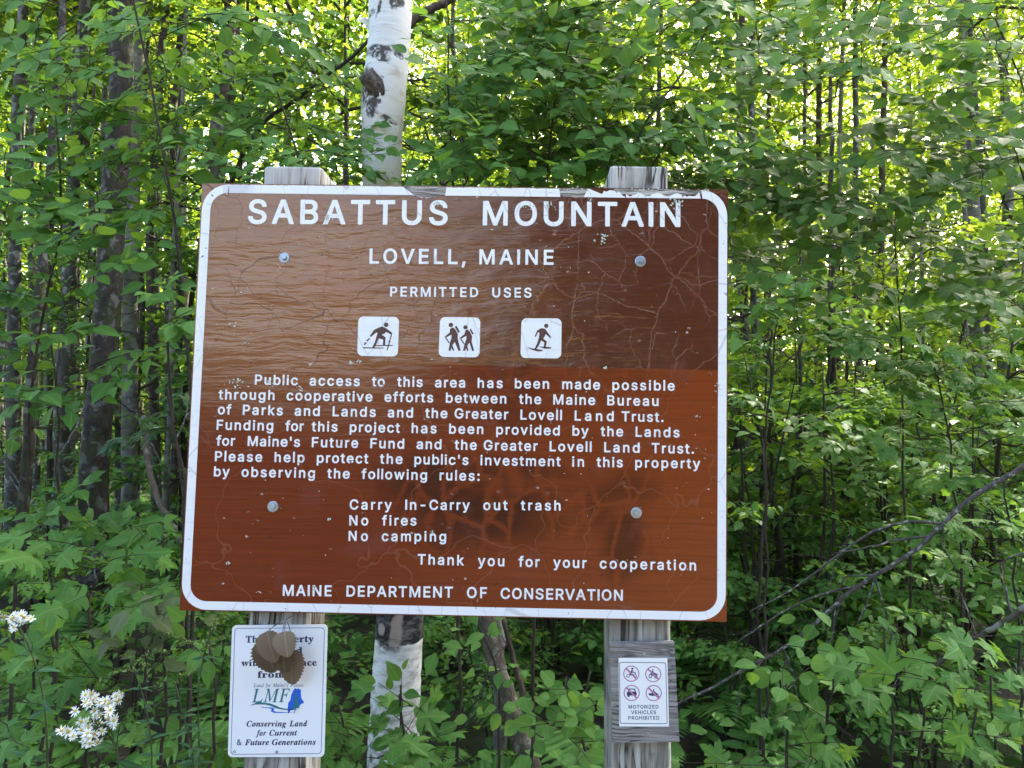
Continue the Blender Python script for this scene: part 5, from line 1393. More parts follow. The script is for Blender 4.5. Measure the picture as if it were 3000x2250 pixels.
tall_tree("thin leaning stem left of the bent sapling trunk", [(1790, 980), (1780, 1060), (1768, 1160), (1760, 1260)], 4.9, 11, TWIG, 2.9, None, seed=20)
tall_tree("thin upright stem nearest the sign's right edge in the thicket", [(1664, 980), (1668, 1060), (1676, 1160), (1684, 1260)], 4.4, 9, TWIG, 2.6, None, seed=22)
tall_tree("forked thin stem under the big fallen bough", [(1985, 1040), (1990, 1150), (1985, 1250), (1988, 1400)], 5.4, 14, BARK_BROWN, 3.2, None, seed=23)
# the crowded far trunks
rng = R(77)
far_left, far_right, far_mid = [], [], []
for i in range(30):
    x = -10 + i * 15 + rng.normal() * 7
    tall_tree("thin grey trunk among the crowded far trees left of the sign", [(x + rng.normal() * 24, 300), (x + rng.normal() * 8, 620), (x, 950)], 8 + 11 * rng.random(), 7 + 10 * rng.random(), [BARK_GREY, BARK_BROWN, BARK_GREY, BARK_PALE, BARK_BROWN][i % 5], 14 + 2 * rng.random(), i % 3, 8, seed=100 + i, group="far trees left of the sign", cscale=0.9)
for i in range(15):
    x = 1600 + i * 44 + rng.normal() * 14
    tall_tree("far trunk half hidden by leaves right of the sign", [(x + rng.normal() * 8, 500), (x, 950)], 10 + 11 * rng.random(), 9 + 7 * rng.random(), [BARK_GREY, BARK_BROWN, BARK_PALE][i % 3], 14 + 3 * rng.random(), i % 3, (7, 10.5)[i % 2], seed=200 + i, group="far trees right of the sign", cscale=(1.0, 0.6)[i % 2])
for i in range(10):
    x = 500 + i * 105 + rng.normal() * 20
    tall_tree("far trunk rising behind the sign and the leaves above it", [(x + rng.normal() * 8, 300), (x, 950)], 9 + 10 * rng.random(), 11 + 6 * rng.random(), [BARK_GREY, BARK_BROWN, BARK_PALE][i % 3], 14 + 3 * rng.random(), i % 3, (7.5, 10.5)[i % 2], seed=300 + i, group="far trees behind the sign", cscale=(1.0, 0.6)[i % 2])

# ---------------------------------------------------------------- far wood: reads as one mass
def far_wood(seed, n, x0, x1, y0, y1, ztop, leaf):
    rng = R(seed)
    L = Leaves()
    k = n // 45
    ctr = np.c_[x0 + (x1 - x0) * rng.random(k), y0 + (y1 - y0) * rng.random(k), 0.3 + (ztop - 0.3) * rng.random(k) ** 1.25]
    ci = rng.integers(0, k, n)
    pts = ctr[ci] + rng.normal(size=(n, 3)) * np.array([0.75, 0.75, 0.28])
    pts = pts[pts[:, 2] > 0.05]
    m_ = len(pts)
    a = rng.random(m_) * 2 * np.pi
    d = np.c_[np.cos(a), np.sin(a), -0.2 - 0.5 * rng.random(m_)]
    nn = norm(np.c_[rng.normal(size=(m_, 2)) * 0.5, np.ones(m_)])
    L.add("quad", pts, d, nn, leaf * (0.6 + 0.8 * rng.random(m_)), 1.1, None, rng)
    return L.mesh("far_wood", LEAF_FAR)
link_mesh("far_wood", far_wood(41, 160000, -3.5, 28, 11, 23, 10.5, 0.125), kind="stuff")
link_mesh("far_wood", far_wood(42, 270000, -50, 58, 22, 48, 25, 0.33), kind="stuff")
link_mesh("far_wood", far_wood(45, 70000, -50, 2, 24, 46, 10, 0.30), kind="stuff")
# added, unseen behind the viewer: dark leaf blocks shaping what the sign face reflects
def reflected_wood(seed, blocks, mat):
    rng = R(seed)
    L = Leaves()
    for n, x0, x1, y0, y1, z0, z1 in blocks:
        pts = np.c_[x0 + (x1 - x0) * rng.random(n), y0 + (y1 - y0) * rng.random(n), z0 + (z1 - z0) * rng.random(n)]
        a = rng.random(n) * 6.28
        L.add("quad", pts, np.c_[np.cos(a), np.sin(a), -0.3 - 0.4 * rng.random(n)], norm(np.c_[rng.normal(size=(n, 2)) * 0.6, np.ones(n)]), 0.30 * (0.6 + 0.8 * rng.random(n)), 1.2, None, rng)
    return L.mesh("unseen_reflected_wood", mat)
link_mesh("unseen_reflected_wood", reflected_wood(43, ((70000, -0.6, 28, -17, -11, 0.0, 11.0), (14000, -34, -10, -18, -12, 0.0, 8.0), (16000, -26, 26, -11, -8.8, 0.0, 2.2)), REFLECTED_LEAF), kind="stuff")
# ---------------------------------------------------------------- understorey saplings farther back (shared shapes)
def sapling_proto(seed, H, nst, leaf, kind, spread, nb=16, low=0.22):
    rng = R(seed)
    T, L = Tubes(), Leaves()
    for s in range(nst):
        top = np.array([rng.normal() * 0.16 * H, rng.normal() * 0.16 * H, H * (0.8 + 0.25 * rng.random())])
        st = path([(rng.normal() * 0.05, rng.normal() * 0.05, -0.05), top * 0.45 + rng.normal(size=3) * 0.05 * H, top], 14)
        T.add(st, 0.006 * H + 0.004, 0.003, 6)
        m_ = nb // nst + 1
        for i in range(m_):
            f = low + (1 - low) * (i + rng.random()) / m_
            p = st[int(f * 13)]
            a = i * 2.4 + rng.random()
            r = spread * H * (0.55 + 0.5 * rng.random()) * (1.15 - 0.7 * f)
            d = np.array([math.cos(a), math.sin(a), 0.18 + 0.2 * rng.normal()])
            q = bend(p, p + d * r, 0.04 * r, 0.03 * r, 6, rng)
            T.add(q, 0.0022 * H + .0015, 0.0018, 5, cap=False)
            for c in (0.4, 0.62, 0.85, 1.0):
                pp = np.array([np.interp(c * 5, np.arange(6), q[:, j]) for j in range(3)])
                a2 = a + (rng.normal() * 0.7 if c < 1 else rng.normal() * 0.2)
                spray(T, L, pp, (math.cos(a2), math.sin(a2), 0.02 + 0.1 * rng.normal()), (0.30 + 0.25 * rng.random()) * (0.5 + spread * H * 0.35), leaf, rng, kind, norm(np.array([0.15 * rng.normal(), -0.30, 0.95])), 0.3, 0.6, True, 0.0015, 1.0, 0)
    return L, T
PROTO = {}
for nm, args in {"beech_a": (51, 3.0, 2, 0.088, "ovlow", 0.30, 18), "beech_b": (52, 2.2, 3, 0.085, "ovlow", 0.36, 15), "beech_c": (53, 4.2, 1, 0.090, "ovlow", 0.25, 20),
                 "beech_d": (57, 4.2, 1, 0.090, "ovlow", 0.25, 24), "maple_a": (54, 2.6, 2, 0.105, "mlow", 0.33, 15), "maple_b": (55, 1.7, 2, 0.10, "mlow", 0.42, 12), "low_a": (56, 1.1, 4, 0.08, "ovlow", 0.5, 14, 0.3)}.items():
    L, T = sapling_proto(*args)
    PROTO[nm] = (L.mesh("foliage", {"beech_c": LEAF_FAR, "low_a": LEAF, "beech_b": LEAF}.get(nm, LEAF_DARK)), T.mesh("stem", TWIG))
def sapling(proto, dx, depth, label, scale=1.0, turn=0.0, group=None, name="sapling", cat="sapling"):
    p = ground_at(dx, depth); p[2] = 0
    e = empty(name, p, label, cat, group)
    for nm, me in zip(("foliage", "stem"), PROTO[proto]):
        o = link_mesh(nm, me, e); o.rotation_euler = (0, 0, turn); o.scale = (scale,) * 3
    return e

MID = [
    ("beech_a", 610, 5.0, 1.15, "broad-leaved sapling behind the sign, just left of the birch trunk"),
    ("beech_c", 720, 6.4, 1.0, "tall thin sapling showing in the gap left of the birch trunk's top"),
    ("beech_c", 960, 5.4, 1.05, "tall sapling whose leaves stand right beside the birch trunk"),
    ("beech_a", 1110, 4.3, 1.05, "leafy sapling rising above the middle of the sign's top edge"),
    ("beech_c", 1240, 6.0, 1.1, "tall sapling behind the dense leaves over the sign's right half"),
    ("beech_a", 1400, 4.8, 1.1, "leafy sapling behind the right post's top"),
    ("beech_c", 1530, 7.2, 1.1, "tall sapling farther back over the sign's upper right corner"),
    ("beech_c", 1660, 6.0, 1.0, "tall sapling in the bright gap right of the sign's top"),
    ("beech_a", 1640, 4.6, 0.95, "dark leafy sapling close against the sign's right edge"),
    ("maple_a", 1730, 5.2, 1.0, "maple sapling midway down the thicket, next to the sign's right edge"),
    ("beech_c", 1800, 8.0, 1.2, "tall bright sapling far back in the upper right"),
    ("beech_b", 1840, 4.9, 1.05, "bushy sapling round the bent dark trunk in the right-hand thicket"),
    ("beech_c", 1930, 6.2, 1.0, "tall sapling in the middle of the right-hand thicket"),
    ("maple_a", 2010, 5.6, 1.05, "maple sapling behind the upper end of the fallen bough"),
    ("beech_c", 2090, 7.4, 1.2, "tall sapling in front of the pale upper right trunk"),
    ("beech_a", 2120, 4.8, 1.1, "leafy sapling at mid height by the right edge of the picture"),
    ("beech_b", 2200, 5.8, 1.2, "bushy sapling cut by the right edge of the picture"),
    ("beech_a", 2290, 5.0, 1.2, "sapling whose twigs reach in from beyond the right edge"),
    ("maple_b", 1770, 6.8, 1.0, "low maple bush deep in the right-hand thicket"),
    ("maple_b", 1900, 7.6, 1.1, "low maple bush behind the hanging dead twigs"),
    ("low_a", 1690, 5.6, 1.0, "knee-high shrub behind the sign's lower right corner"),
    ("low_a", 2060, 6.0, 1.2, "knee-high shrub between the two fallen boughs"),
    ("low_a", 1960, 4.7, 1.0, "knee-high shrub under the lower end of the fallen bough"),
    ("maple_b", 300, 6.4, 0.9, "low maple bush at the foot of the mossy trunk"),
    ("beech_d", 30, 8.5, 1.1, "tall sapling far back in the upper left corner"),
    ("beech_d", 220, 9.0, 1.1, "tall sapling far back behind the mossy trunk"),
    ("beech_d", 400, 6.8, 1.0, "tall sapling over the sign's upper left corner"),
    ("low_a", 120, 5.6, 1.0, "knee-high shrub beneath the left-hand trunks"),
    ("low_a", 400, 5.2, 1.0, "knee-high shrub low behind the sign's left edge"),
    ("low_a", 1000, 6.6, 1.0, "shrub in the dark behind the leaning dead stem"),
    ("low_a", 1200, 4.9, 1.1, "shrub in the dark between the dead stem and the right post"),
    ("maple_b", 1280, 6.5, 1.0, "low maple bush deep in the dark beneath the sign"),
    ("low_a", 720, 6.4, 0.9, "shrub in the dark between the left post and the birch"),
]
MID += [
    ("beech_d", 660, 6.6, 1.6, "tall leafy sapling in the gap between the left post's top and the birch"),
    ("beech_d", 760, 8.0, 1.8, "high crown of a slim sapling just left of the birch top, far back"),
    ("beech_d", 1130, 6.8, 1.6, "high crown of a slim sapling above the middle of the sign"),
    ("beech_d", 150, 9.5, 1.9, "high leafy sapling far back between the two left-hand grey trunks"),
    ("low_a", 1090, 3.6, 0.6, "low bush round the foot of the leaning dead trunk"),
    ("low_a", 1560, 3.6, 0.65, "low bush right of the vehicle notice's post, in shade"),
    ("low_a", 1780, 3.4, 0.65, "low bush under the hanging dead twigs, near the lower edge"),
    ("low_a", 2000, 3.3, 0.7, "low bush behind the big-leaved maple at the lower right"),
    ("low_a", 640, 3.6, 0.6, "low bush between the white sign and the birch foot"),
    ("low_a", 330, 3.4, 0.65, "low bush behind the olive shrub at the lower left"),
    ("low_a", 20, 3.4, 0.7, "low bush cut by the left edge behind the lone flower cluster"),
    ("beech_b", 1500, 4.6, 0.7, "small bush peeping out under the sign's lower right half"),
    ("beech_b", 1330, 5.2, 0.7, "small bush left of the right post, under the sign"),
    ("beech_d", 250, 7.4, 1.5, "tall leafy sapling round the broad grey trunk's top"),
    ("beech_d", 390, 8.6, 1.7, "high crown of a slim sapling over the gap at the sign's upper left"),
    ("beech_d", 560, 7.6, 1.6, "high slim sapling between the left post and the birch top"),
    ("beech_c", 1010, 7.8, 1.6, "high slim sapling far behind the leaves right of the birch top"),
    ("beech_c", 1320, 8.4, 1.7, "high slim sapling far behind the leaves over the right post"),
    ("beech_c", 1590, 8.8, 1.7, "high slim sapling over the sign's right corner, far back"),
    ("beech_c", 2230, 8.6, 1.6, "high slim sapling far back in the top right corner"),
    ("beech_b", 1620, 4.0, 0.95, "fine-leaved bush hugging the sign's right edge at mid height"),
    ("beech_b", 1720, 4.2, 1.0, "fine-leaved bush just under the tiny bright sprig"),
    ("beech_b", 1960, 4.3, 1.0, "fine-leaved bush behind the hanging dead twigs of the bough"),
    ("beech_b", 2070, 4.0, 0.9, "fine-leaved bush above the lower pale bough"),
    ("low_a", 1640, 4.4, 1.1, "low bush below the sign's lower right corner"),
    ("low_a", 1880, 4.0, 0.9, "low bush in the dark under the long bough"),
    ("low_a", 290, 4.2, 0.9, "low bush between the mossy trunk's foot and the olive shrub"),
    ("low_a", 560, 4.4, 0.8, "low bush behind the white sign"),
    ("low_a", 980, 4.6, 0.75, "low bush between the birch foot and the leaning dead trunk"),
    ("low_a", 1180, 4.2, 0.75, "low bush left of the right post's foot"),
]
rng = R(99)
for pr, dx, dep, sc, lab in MID:
    sapling(pr, dx, dep, lab, sc, rng.random() * 6.28)
for i in range(14):
    sapling(("beech_c", "beech_a")[i % 2], 1580 + i * 48 + rng.normal() * 15, 9.5 + 6 * rng.random(), "sunlit sapling far back in the woods right of the sign", 1.25 + 0.3 * rng.random(), rng.random() * 6.28, "sunlit saplings right of the sign")
for i in range(7):
    sapling(("beech_c", "maple_a")[i % 2], 480 + i * 150 + rng.normal() * 20, 8.5 + 5 * rng.random(), "sunlit sapling far back above the sign's top edge", 1.3 + 0.3 * rng.random(), rng.random() * 6.28, "sunlit saplings behind the sign")
for i in range(6):
    sapling(("beech_b", "low_a")[i % 2], 20 + i * 72 + rng.normal() * 12, 10 + 5 * rng.random(), "small sapling far back among the trunks left of the sign", 0.9 + 0.3 * rng.random(), rng.random() * 6.28, "far saplings left of the sign")

# ---------------------------------------------------------------- near leafy boughs round the sign
N = lambda s: R(1000 + s)
plant("sapling", "arching sapling with large oval leaves left of the sign's upper corner", "sapling",
      [stem_px(455, 2.35, [(418, 900), (408, 720), (392, 560), (366, 370), (340, 230), (300, 60), (270, -150)])],
      [(10, 0, 300, 170, 2.3, 3.1, 14), (30, 150, 420, 330, 2.3, 3.0, 15), (330, 0, 620, 230, 2.4, 3.2, 14), (280, 330, 420, 480, 2.4, 2.9, 6)], LEAF, N(1), "round", 0.076, 0.38, up=norm(np.array([0, -0.68, 0.75])))
plant("sapling", "drooping sapling with broad overlapping leaves at the left edge", "sapling",
      [stem_px(60, 2.5, [(75, 800), (120, 600), (150, 450), (120, 250)])],
      [(-60, 330, 220, 470, 2.2, 2.7, 9), (-40, 460, 260, 600, 2.2, 2.7, 8), (-80, 600, 100, 680, 2.2, 2.7, 3)], LEAF, N(2), "round", 0.080, 0.36, up=norm(np.array([0, -0.68, 0.75])))
plant("sapling", "sapling with pointed leaves beside the mossy trunk at mid height", "sapling",
      [stem_px(150, 2.7, [(140, 1100), (130, 900), (110, 760), (100, 660)])],
      [(-40, 690, 140, 800, 2.3, 2.8, 4), (150, 740, 260, 850, 2.4, 2.8, 2), (0, 830, 110, 930, 2.3, 2.7, 3)], LEAF, N(3), "ovate", 0.095, 0.34)
plant("sapling", "thin sapling whose bright oval leaves touch the sign's left edge", "sapling",
      [stem_px(470, 2.2, [(400, 1050), (388, 930), (365, 840), (345, 700), (352, 600)])],
      [(320, 610, 395, 720, 2.1, 2.4, 4)], LEAF, N(4), "ovate", 0.085, 0.22)
plant("maple_sapling", "small maple with lobed leaves close against the sign's left edge", "maple",
      [stem_px(430, 2.6, [(398, 1100), (390, 1000), (372, 900), (360, 840)])],
      [(320, 830, 390, 950, 2.5, 2.9, 3)], LEAF_BLUE, N(5), "maple", 0.095, 0.22)
plant("sapling", "sapling with flat leafy twigs crossing the birch above the sign", "sapling",
      [stem_px(640, 2.55, [(655, 900), (660, 600), (680, 430), (660, 330), (600, 200)])],
      [(440, 265, 640, 385, 2.3, 2.9, 11), (560, 310, 840, 385, 2.3, 2.8, 8), (440, 40, 740, 290, 2.7, 3.3, 22)], LEAF, N(6), "ovate", 0.066, 0.32, up=norm(np.array([0, -0.68, 0.75])))
plant("sapling", "dense sapling filling the view right of the birch trunk", "sapling",
      [stem_px(1010, 2.9, [(1000, 700), (985, 420), (975, 260), (960, 60), (950, -100)]), stem_px(1150, 2.7, [(1180, 700), (1165, 420), (1190, 250), (1230, 90)])],
      [(980, -30, 1280, 130, 2.6, 3.7, 34), (950, 110, 1300, 270, 2.5, 3.5, 36), (920, 260, 1300, 400, 2.3, 3.1, 34)], LEAF, N(7), "round", 0.078, 0.38, up=norm(np.array([0, -0.68, 0.75])))
plant("sapling", "dense sapling with dark forked stems above the right post", "sapling",
      [stem_px(1330, 2.6, [(1322, 700), (1318, 390), (1345, 300), (1400, 230), (1480, 150)]), stem_px(1350, 2.75, [(1345, 700), (1335, 400), (1400, 330), (1450, 290)])],
      [(1230, -30, 1600, 130, 2.6, 3.6, 34), (1220, 120, 1580, 280, 2.5, 3.3, 36), (1260, 270, 1600, 400, 2.4, 3.2, 28)], LEAF, N(8), "round", 0.078, 0.38, up=norm(np.array([0, -0.68, 0.75])))
plant("sapling", "overhanging sapling with long slanting twigs along the top right", "sapling",
      [stem_px(2260, 2.9, [(2290, 700), (2280, 400), (2230, 160), (2150, 40)])],
      [(1480, 0, 1800, 130, 2.6, 3.3, 13), (1750, -30, 2200, 90, 2.7, 3.4, 14), (1600, 110, 1900, 200, 2.7, 3.3, 8), (1980, 100, 2230, 250, 2.7, 3.3, 12)], LEAF, N(9), "round", 0.080, 0.42, up=norm(np.array([0, -0.68, 0.75])), heading=(-0.9, 0.0, -0.1))
plant("sapling", "dark sapling with tiered twigs across the right of the picture", "sapling",
      [stem_px(2240, 3.0, [(2250, 900), (2240, 600), (2215, 400), (2180, 280)]), stem_px(1960, 3.4, [(1950, 900), (1945, 650), (1920, 450)])],
      [(1560, 330, 1900, 470, 2.7, 3.5, 18), (1850, 260, 2230, 400, 2.7, 3.5, 19), (1800, 400, 2240, 540, 2.8, 3.5, 18), (1590, 500, 1900, 640, 3.0, 3.8, 14), (1900, 540, 2240, 680, 2.9, 3.7, 16)], LEAF_DARK, N(10), "round", 0.082, 0.40, up=norm(np.array([0, -0.68, 0.75])), heading=(-0.7, 0.0, -0.08))
plant("sapling", "low-branched sapling with pale oval leaves beside the sign's right edge", "sapling",
      [stem_px(1640, 3.0, [(1650, 1000), (1660, 800), (1690, 640)])],
      [(1590, 600, 1720, 730, 2.6, 3.0, 5), (1700, 640, 1960, 760, 2.9, 3.4, 6)], LEAF_FRESH, N(11), "ovate", 0.085, 0.34)
plant("sapling", "tiny bright sapling sprig halfway down the sign's right edge", "sapling",
      [stem_px(1655, 2.7, [(1655, 1150), (1650, 1000), (1648, 955)])],
      [(1625, 935, 1660, 955, 2.65, 2.75, 1)], LEAF_FRESH, N(12), "ovate", 0.075, 0.12, sides=False)
plant("maple_sapling", "maple with layered lobed leaves at mid height on the right", "maple",
      [stem_px(2080, 3.1, [(2075, 1200), (2060, 1000), (2040, 850), (2000, 740)])],
      [(1840, 690, 2080, 820, 2.8, 3.3, 6), (1900, 850, 2100, 1000, 2.9, 3.4, 6), (2090, 730, 2230, 900, 2.8, 3.3, 5)], LEAF, N(13), "maple", 0.092, 0.30, gap=0.7)
plant("maple_sapling", "maple with drooping lobed leaves above the upper end of the fallen bough", "maple",
      [stem_px(2190, 2.9, [(2195, 1250), (2190, 1120), (2170, 1020)])],
      [(1980, 1080, 2110, 1230, 2.8, 3.1, 4), (2090, 1000, 2230, 1180, 2.7, 3.1, 5)], LEAF_FRESH, N(14), "maple", 0.090, 0.28, gap=0.7)
plant("maple_sapling", "big-leaved maple filling the lower right corner", "maple",
      [stem_px(1985, 2.3, [(1990, 1560), (2000, 1480), (2030, 1420)]), stem_px(2160, 2.3, [(2150, 1540), (2140, 1460)])],
      [(1880, 1410, 2060, 1500, 2.05, 2.35, 4), (2040, 1370, 2215, 1500, 2.0, 2.35, 5), (1900, 1540, 2080, 1640, 2.0, 2.3, 3), (2080, 1520, 2230, 1640, 2.0, 2.3, 3)], LEAF_FRESH, N(15), "maple", 0.098, 0.26, gap=0.9, sides=False, up=norm(np.array([0, -0.75, 0.7])))
plant("maple_sapling", "low maple spreading right of the vehicle notice's post", "maple",
      [stem_px(1790, 2.3, [(1780, 1610), (1770, 1560)])],
      [(1660, 1530, 1800, 1600, 2.05, 2.3, 3), (1760, 1590, 1900, 1670, 2.0, 2.3, 3), (1560, 1620, 1660, 1680, 2.0, 2.2, 2)], LEAF_FRESH, N(16), "maple", 0.092, 0.24, gap=0.9, sides=False, up=norm(np.array([0, -0.75, 0.7])))
plant("ash_sapling", "shrub with rounded pale green leaflets right of the notice board", "shrub",
      [stem_px(1700, 2.25, [(1695, 1600), (1690, 1480), (1700, 1420)]), stem_px(1780, 2.25, [(1785, 1600), (1790, 1500), (1800, 1440)])],
      [(1640, 1390, 1740, 1500, 2.1, 2.3, 4), (1720, 1420, 1860, 1540, 2.1, 2.3, 5)], LEAF_FRESH, N(17), "round", 0.072, 0.24, gap=0.8, sides=False, up=norm(np.array([0, -0.8, 0.6])))
plant("shrub", "shrub with pointed leaves between the two fallen boughs", "shrub",
      [stem_px(1930, 2.55, [(1925, 1560), (1915, 1450), (1910, 1360)])],
      [(1800, 1330, 1960, 1440, 2.4, 2.6, 5)], LEAF, N(18), "ovate", 0.085, 0.24, gap=0.7, sides=False, up=norm(np.array([0, -0.7, 0.7])))
plant("ash_sapling", "seedling with paired leaflets low at the right edge of the picture", "seedling",
      [stem_px(2080, 2.2, [(2075, 1640), (2085, 1560), (2110, 1530)])],
      [(2080, 1560, 2200, 1590, 2.1, 2.2, 2)], LEAF_FRESH, N(19), "ovate", 0.075, 0.36, gap=0.55, sides=False, up=norm(np.array([0, -0.8, 0.6])), heading=(0.9, 0, 0))
plant("shrub", "small-leaved shrub close against the left side of the right post", "shrub",
      [stem_px(1270, 2.15, [(1268, 1620), (1265, 1520), (1275, 1450)])],
      [(1170, 1480, 1290, 1570, 1.95, 2.15, 4), (1190, 1590, 1300, 1680, 1.9, 2.1, 3), (1060, 1530, 1170, 1560, 2.0, 2.2, 1)], LEAF_FRESH, N(20), "round", 0.058, 0.22, gap=0.8, up=norm(np.array([0, -0.8, 0.6])))
plant("shrub", "light green shrub hanging below the middle of the sign's lower edge", "shrub",
      [stem_px(1090, 2.45, [(1085, 1560), (1075, 1450), (1040, 1350), (1010, 1300)])],
      [(940, 1325, 1080, 1380, 2.2, 2.5, 4), (970, 1400, 1110, 1470, 2.2, 2.5, 3)], LEAF_FRESH, N(21), "ovate", 0.075, 0.24, gap=0.75, sides=False, up=norm(np.array([0, -0.6, 0.8])))
plant("maple_sapling", "maple seedling in front of the birch's foot", "maple",
      [stem_px(880, 2.2, [(872, 1640), (865, 1560), (862, 1500)])],
      [(780, 1555, 900, 1620, 2.0, 2.25, 3), (850, 1530, 950, 1620, 2.0, 2.25, 3), (760, 1630, 960, 1690, 1.95, 2.2, 4)], LEAF_FRESH, N(22), "maple", 0.10, 0.20, gap=0.9, sides=False, up=norm(np.array([0, -0.7, 0.75])))
plant("shrub", "upright sprig with a rosette of oval leaves in front of the birch trunk", "shrub",
      [stem_px(870, 2.15, [(868, 1600), (866, 1520), (866, 1480)])],
      [(850, 1480, 890, 1530, 2.1, 2.2, 3)], LEAF, N(23), "ovate", 0.07, 0.13, gap=0.7, sides=False, up=norm(np.array([0, -0.8, 0.5])))
plant("maple_sapling", "big-leaved seedling left of the sign's lower corner", "seedling",
      [stem_px(215, 2.15, [(210, 1420), (190, 1300), (150, 1200), (130, 1170)])],
      [(20, 1170, 120, 1250, 1.95, 2.2, 2), (110, 1160, 200, 1210, 1.95, 2.2, 2), (220, 1180, 320, 1230, 2.0, 2.25, 2), (160, 1270, 280, 1310, 1.9, 2.1, 2)], LEAF_FRESH, N(24), "maple", 0.105, 0.18, gap=0.9, sides=False, up=norm(np.array([0, -0.75, 0.7])))
plant("shrub", "shade-green shrub behind the bright seedling on the left", "shrub",
      [stem_px(120, 2.6, [(118, 1350), (110, 1200), (90, 1130)]), stem_px(330, 2.7, [(325, 1350), (310, 1240), (300, 1170)])],
      [(-20, 1070, 140, 1150, 2.4, 2.7, 3), (160, 1130, 360, 1190, 2.5, 2.8, 4), (310, 1200, 400, 1290, 2.5, 2.8, 2)], LEAF, N(25), "ovate", 0.095, 0.28, gap=0.7, up=norm(np.array([0, -0.6, 0.8])))
plant("shrub", "shrub with dull olive-brown leaves under the sign's lower left corner", "shrub",
      [stem_px(370, 2.1, [(365, 1500), (355, 1380), (340, 1310)])],
      [(270, 1290, 400, 1350, 1.95, 2.15, 5), (290, 1350, 400, 1410, 1.95, 2.15, 4)], LEAF_DULL, N(26), "ovate", 0.085, 0.18, gap=0.7, sides=False, up=norm(np.array([0, -0.8, 0.6])))
plant("shrub", "sprig of clean oval leaves just left of the white sign", "shrub",
      [stem_px(470, 2.0, [(468, 1520), (455, 1420), (450, 1380)])],
      [(420, 1350, 490, 1440, 1.9, 2.0, 4)], LEAF_FRESH, N(27), "ovate", 0.075, 0.14, gap=0.75, sides=False, up=norm(np.array([0, -0.85, 0.5])))
plant("shrub", "leafy clump in the lower left corner", "shrub",
      [stem_px(60, 1.95, [(60, 1600), (70, 1480), (90, 1400)]), stem_px(220, 2.0, [(215, 1600), (190, 1480)])],
      [(-20, 1380, 120, 1470, 1.85, 2.1, 4), (100, 1390, 190, 1470, 1.9, 2.1, 3), (-20, 1500, 120, 1680, 1.8, 2.0, 4), (210, 1620, 340, 1690, 1.85, 2.0, 3)], LEAF_FRESH, N(28), "maple", 0.095, 0.18, gap=0.85, sides=False, up=norm(np.array([0, -0.75, 0.7])))
plant("shrub", "leafy clump low between the birch foot and the white sign", "shrub",
      [stem_px(735, 2.2, [(735, 1600), (730, 1520)])],
      [(700, 1520, 760, 1600, 2.1, 2.3, 2), (440, 1600, 520, 1670, 2.05, 2.2, 3), (690, 1620, 770, 1680, 2.0, 2.2, 2)], LEAF, N(29), "ovate", 0.075, 0.18, gap=0.7, up=norm(np.array([0, -0.7, 0.7])))

# ---------------------------------------------------------------- white asters and goldenrods at the lower left
def aster(label, base_dx, depth, line, heads, seed, leafrange):
    rng = R(seed)
    T, L = Tubes(), Leaves()
    pts = [P(base_dx, 1800, depth)] + [P(x, y, depth) for x, y in line]
    lo = pts[0].copy(); lo[2] = -0.02
    st = path([lo] + pts, 22)
    T.add(st, 0.0035, 0.0022, 6)
    # narrow leaves up the stalk
    for i in range(4, 19):
        for s in range(2):
            a = rng.random() * 6.28
            d = norm(np.array([math.cos(a), math.sin(a) * 0.5, 0.10 + 0.35 * rng.normal()]))
            L.add("lance", st[i] + (st[min(21, i + 1)] - st[i]) * rng.random(), d, norm(np.array([0, -0.6, 0.8]) + rng.normal(size=3) * 0.3), leafrange * (0.75 + 0.5 * rng.random()), 1.35, None, rng)
    e = empty("aster_plant", lo, label, "flower")
    for hx, hy, n, sp in heads:
        c = P(hx, hy, depth - 0.02)
        T.add(bend(st[-3], c + np.array([0, 0.01, -0.02]), 0, 0.004, 5, rng), 0.0018, 0.001, 4, cap=False)
        for k in range(n):
            p = c + np.array([rng.normal() * sp, rng.normal() * sp * 0.6, rng.normal() * sp * 0.55])
            T.add(bend(c + np.array([0, 0.01, -0.03]), p, 0, 0, 3), 0.0008, 0.0006, 3, cap=False)
            F = Leaves()
            nd = norm(np.array([rng.normal() * 0.4, -0.85, 0.55 + rng.normal() * 0.3]))
            a1 = norm(np.cross(nd, UP)); a2 = np.cross(nd, a1)
            m_ = 11
            for q in range(m_):
                an = q / m_ * 6.283 + rng.normal() * 0.15
                d = a1 * math.cos(an) + a2 * math.sin(an) + nd * 0.25
                F.add("petal", p, d, nd, 0.0120 * (0.8 + 0.4 * rng.random()), 1.15, None, rng)
            fl = link_mesh("flower", F.mesh("flower", PETAL, lo), e)
            D = Tubes(); D.add([p + nd * 0.0004, p + nd * 0.003, p + nd * 0.0038], 0, 0, 7, radii=[0.0037, 0.0034, 0.0018])
            link_mesh("flower_disc", D.mesh("flower_disc", DISC, lo), fl)
    link_mesh("stem", T.mesh("stem", STALK, lo), e)
    link_mesh("foliage", L.mesh("foliage", LEAF_BLUE, lo), e)
aster("white aster with one flat flower cluster at the left edge of the picture", 105, 1.75, [(102, 1600), (95, 1480), (62, 1390), (40, 1350)], [(35, 1337, 12, 0.016), (52, 1330, 6, 0.008)], 61, 0.075)
aster("white aster with a big loose cluster of flowers at the lower left", 215, 1.7, [(270, 1620), (235, 1580), (205, 1560)], [(185, 1510, 10, 0.020), (215, 1520, 9, 0.020), (200, 1550, 9, 0.022), (172, 1590, 9, 0.02), (145, 1580, 3, 0.008), (258, 1506, 4, 0.008), (190, 1608, 5, 0.012), (232, 1560, 5, 0.012)], 62, 0.085)

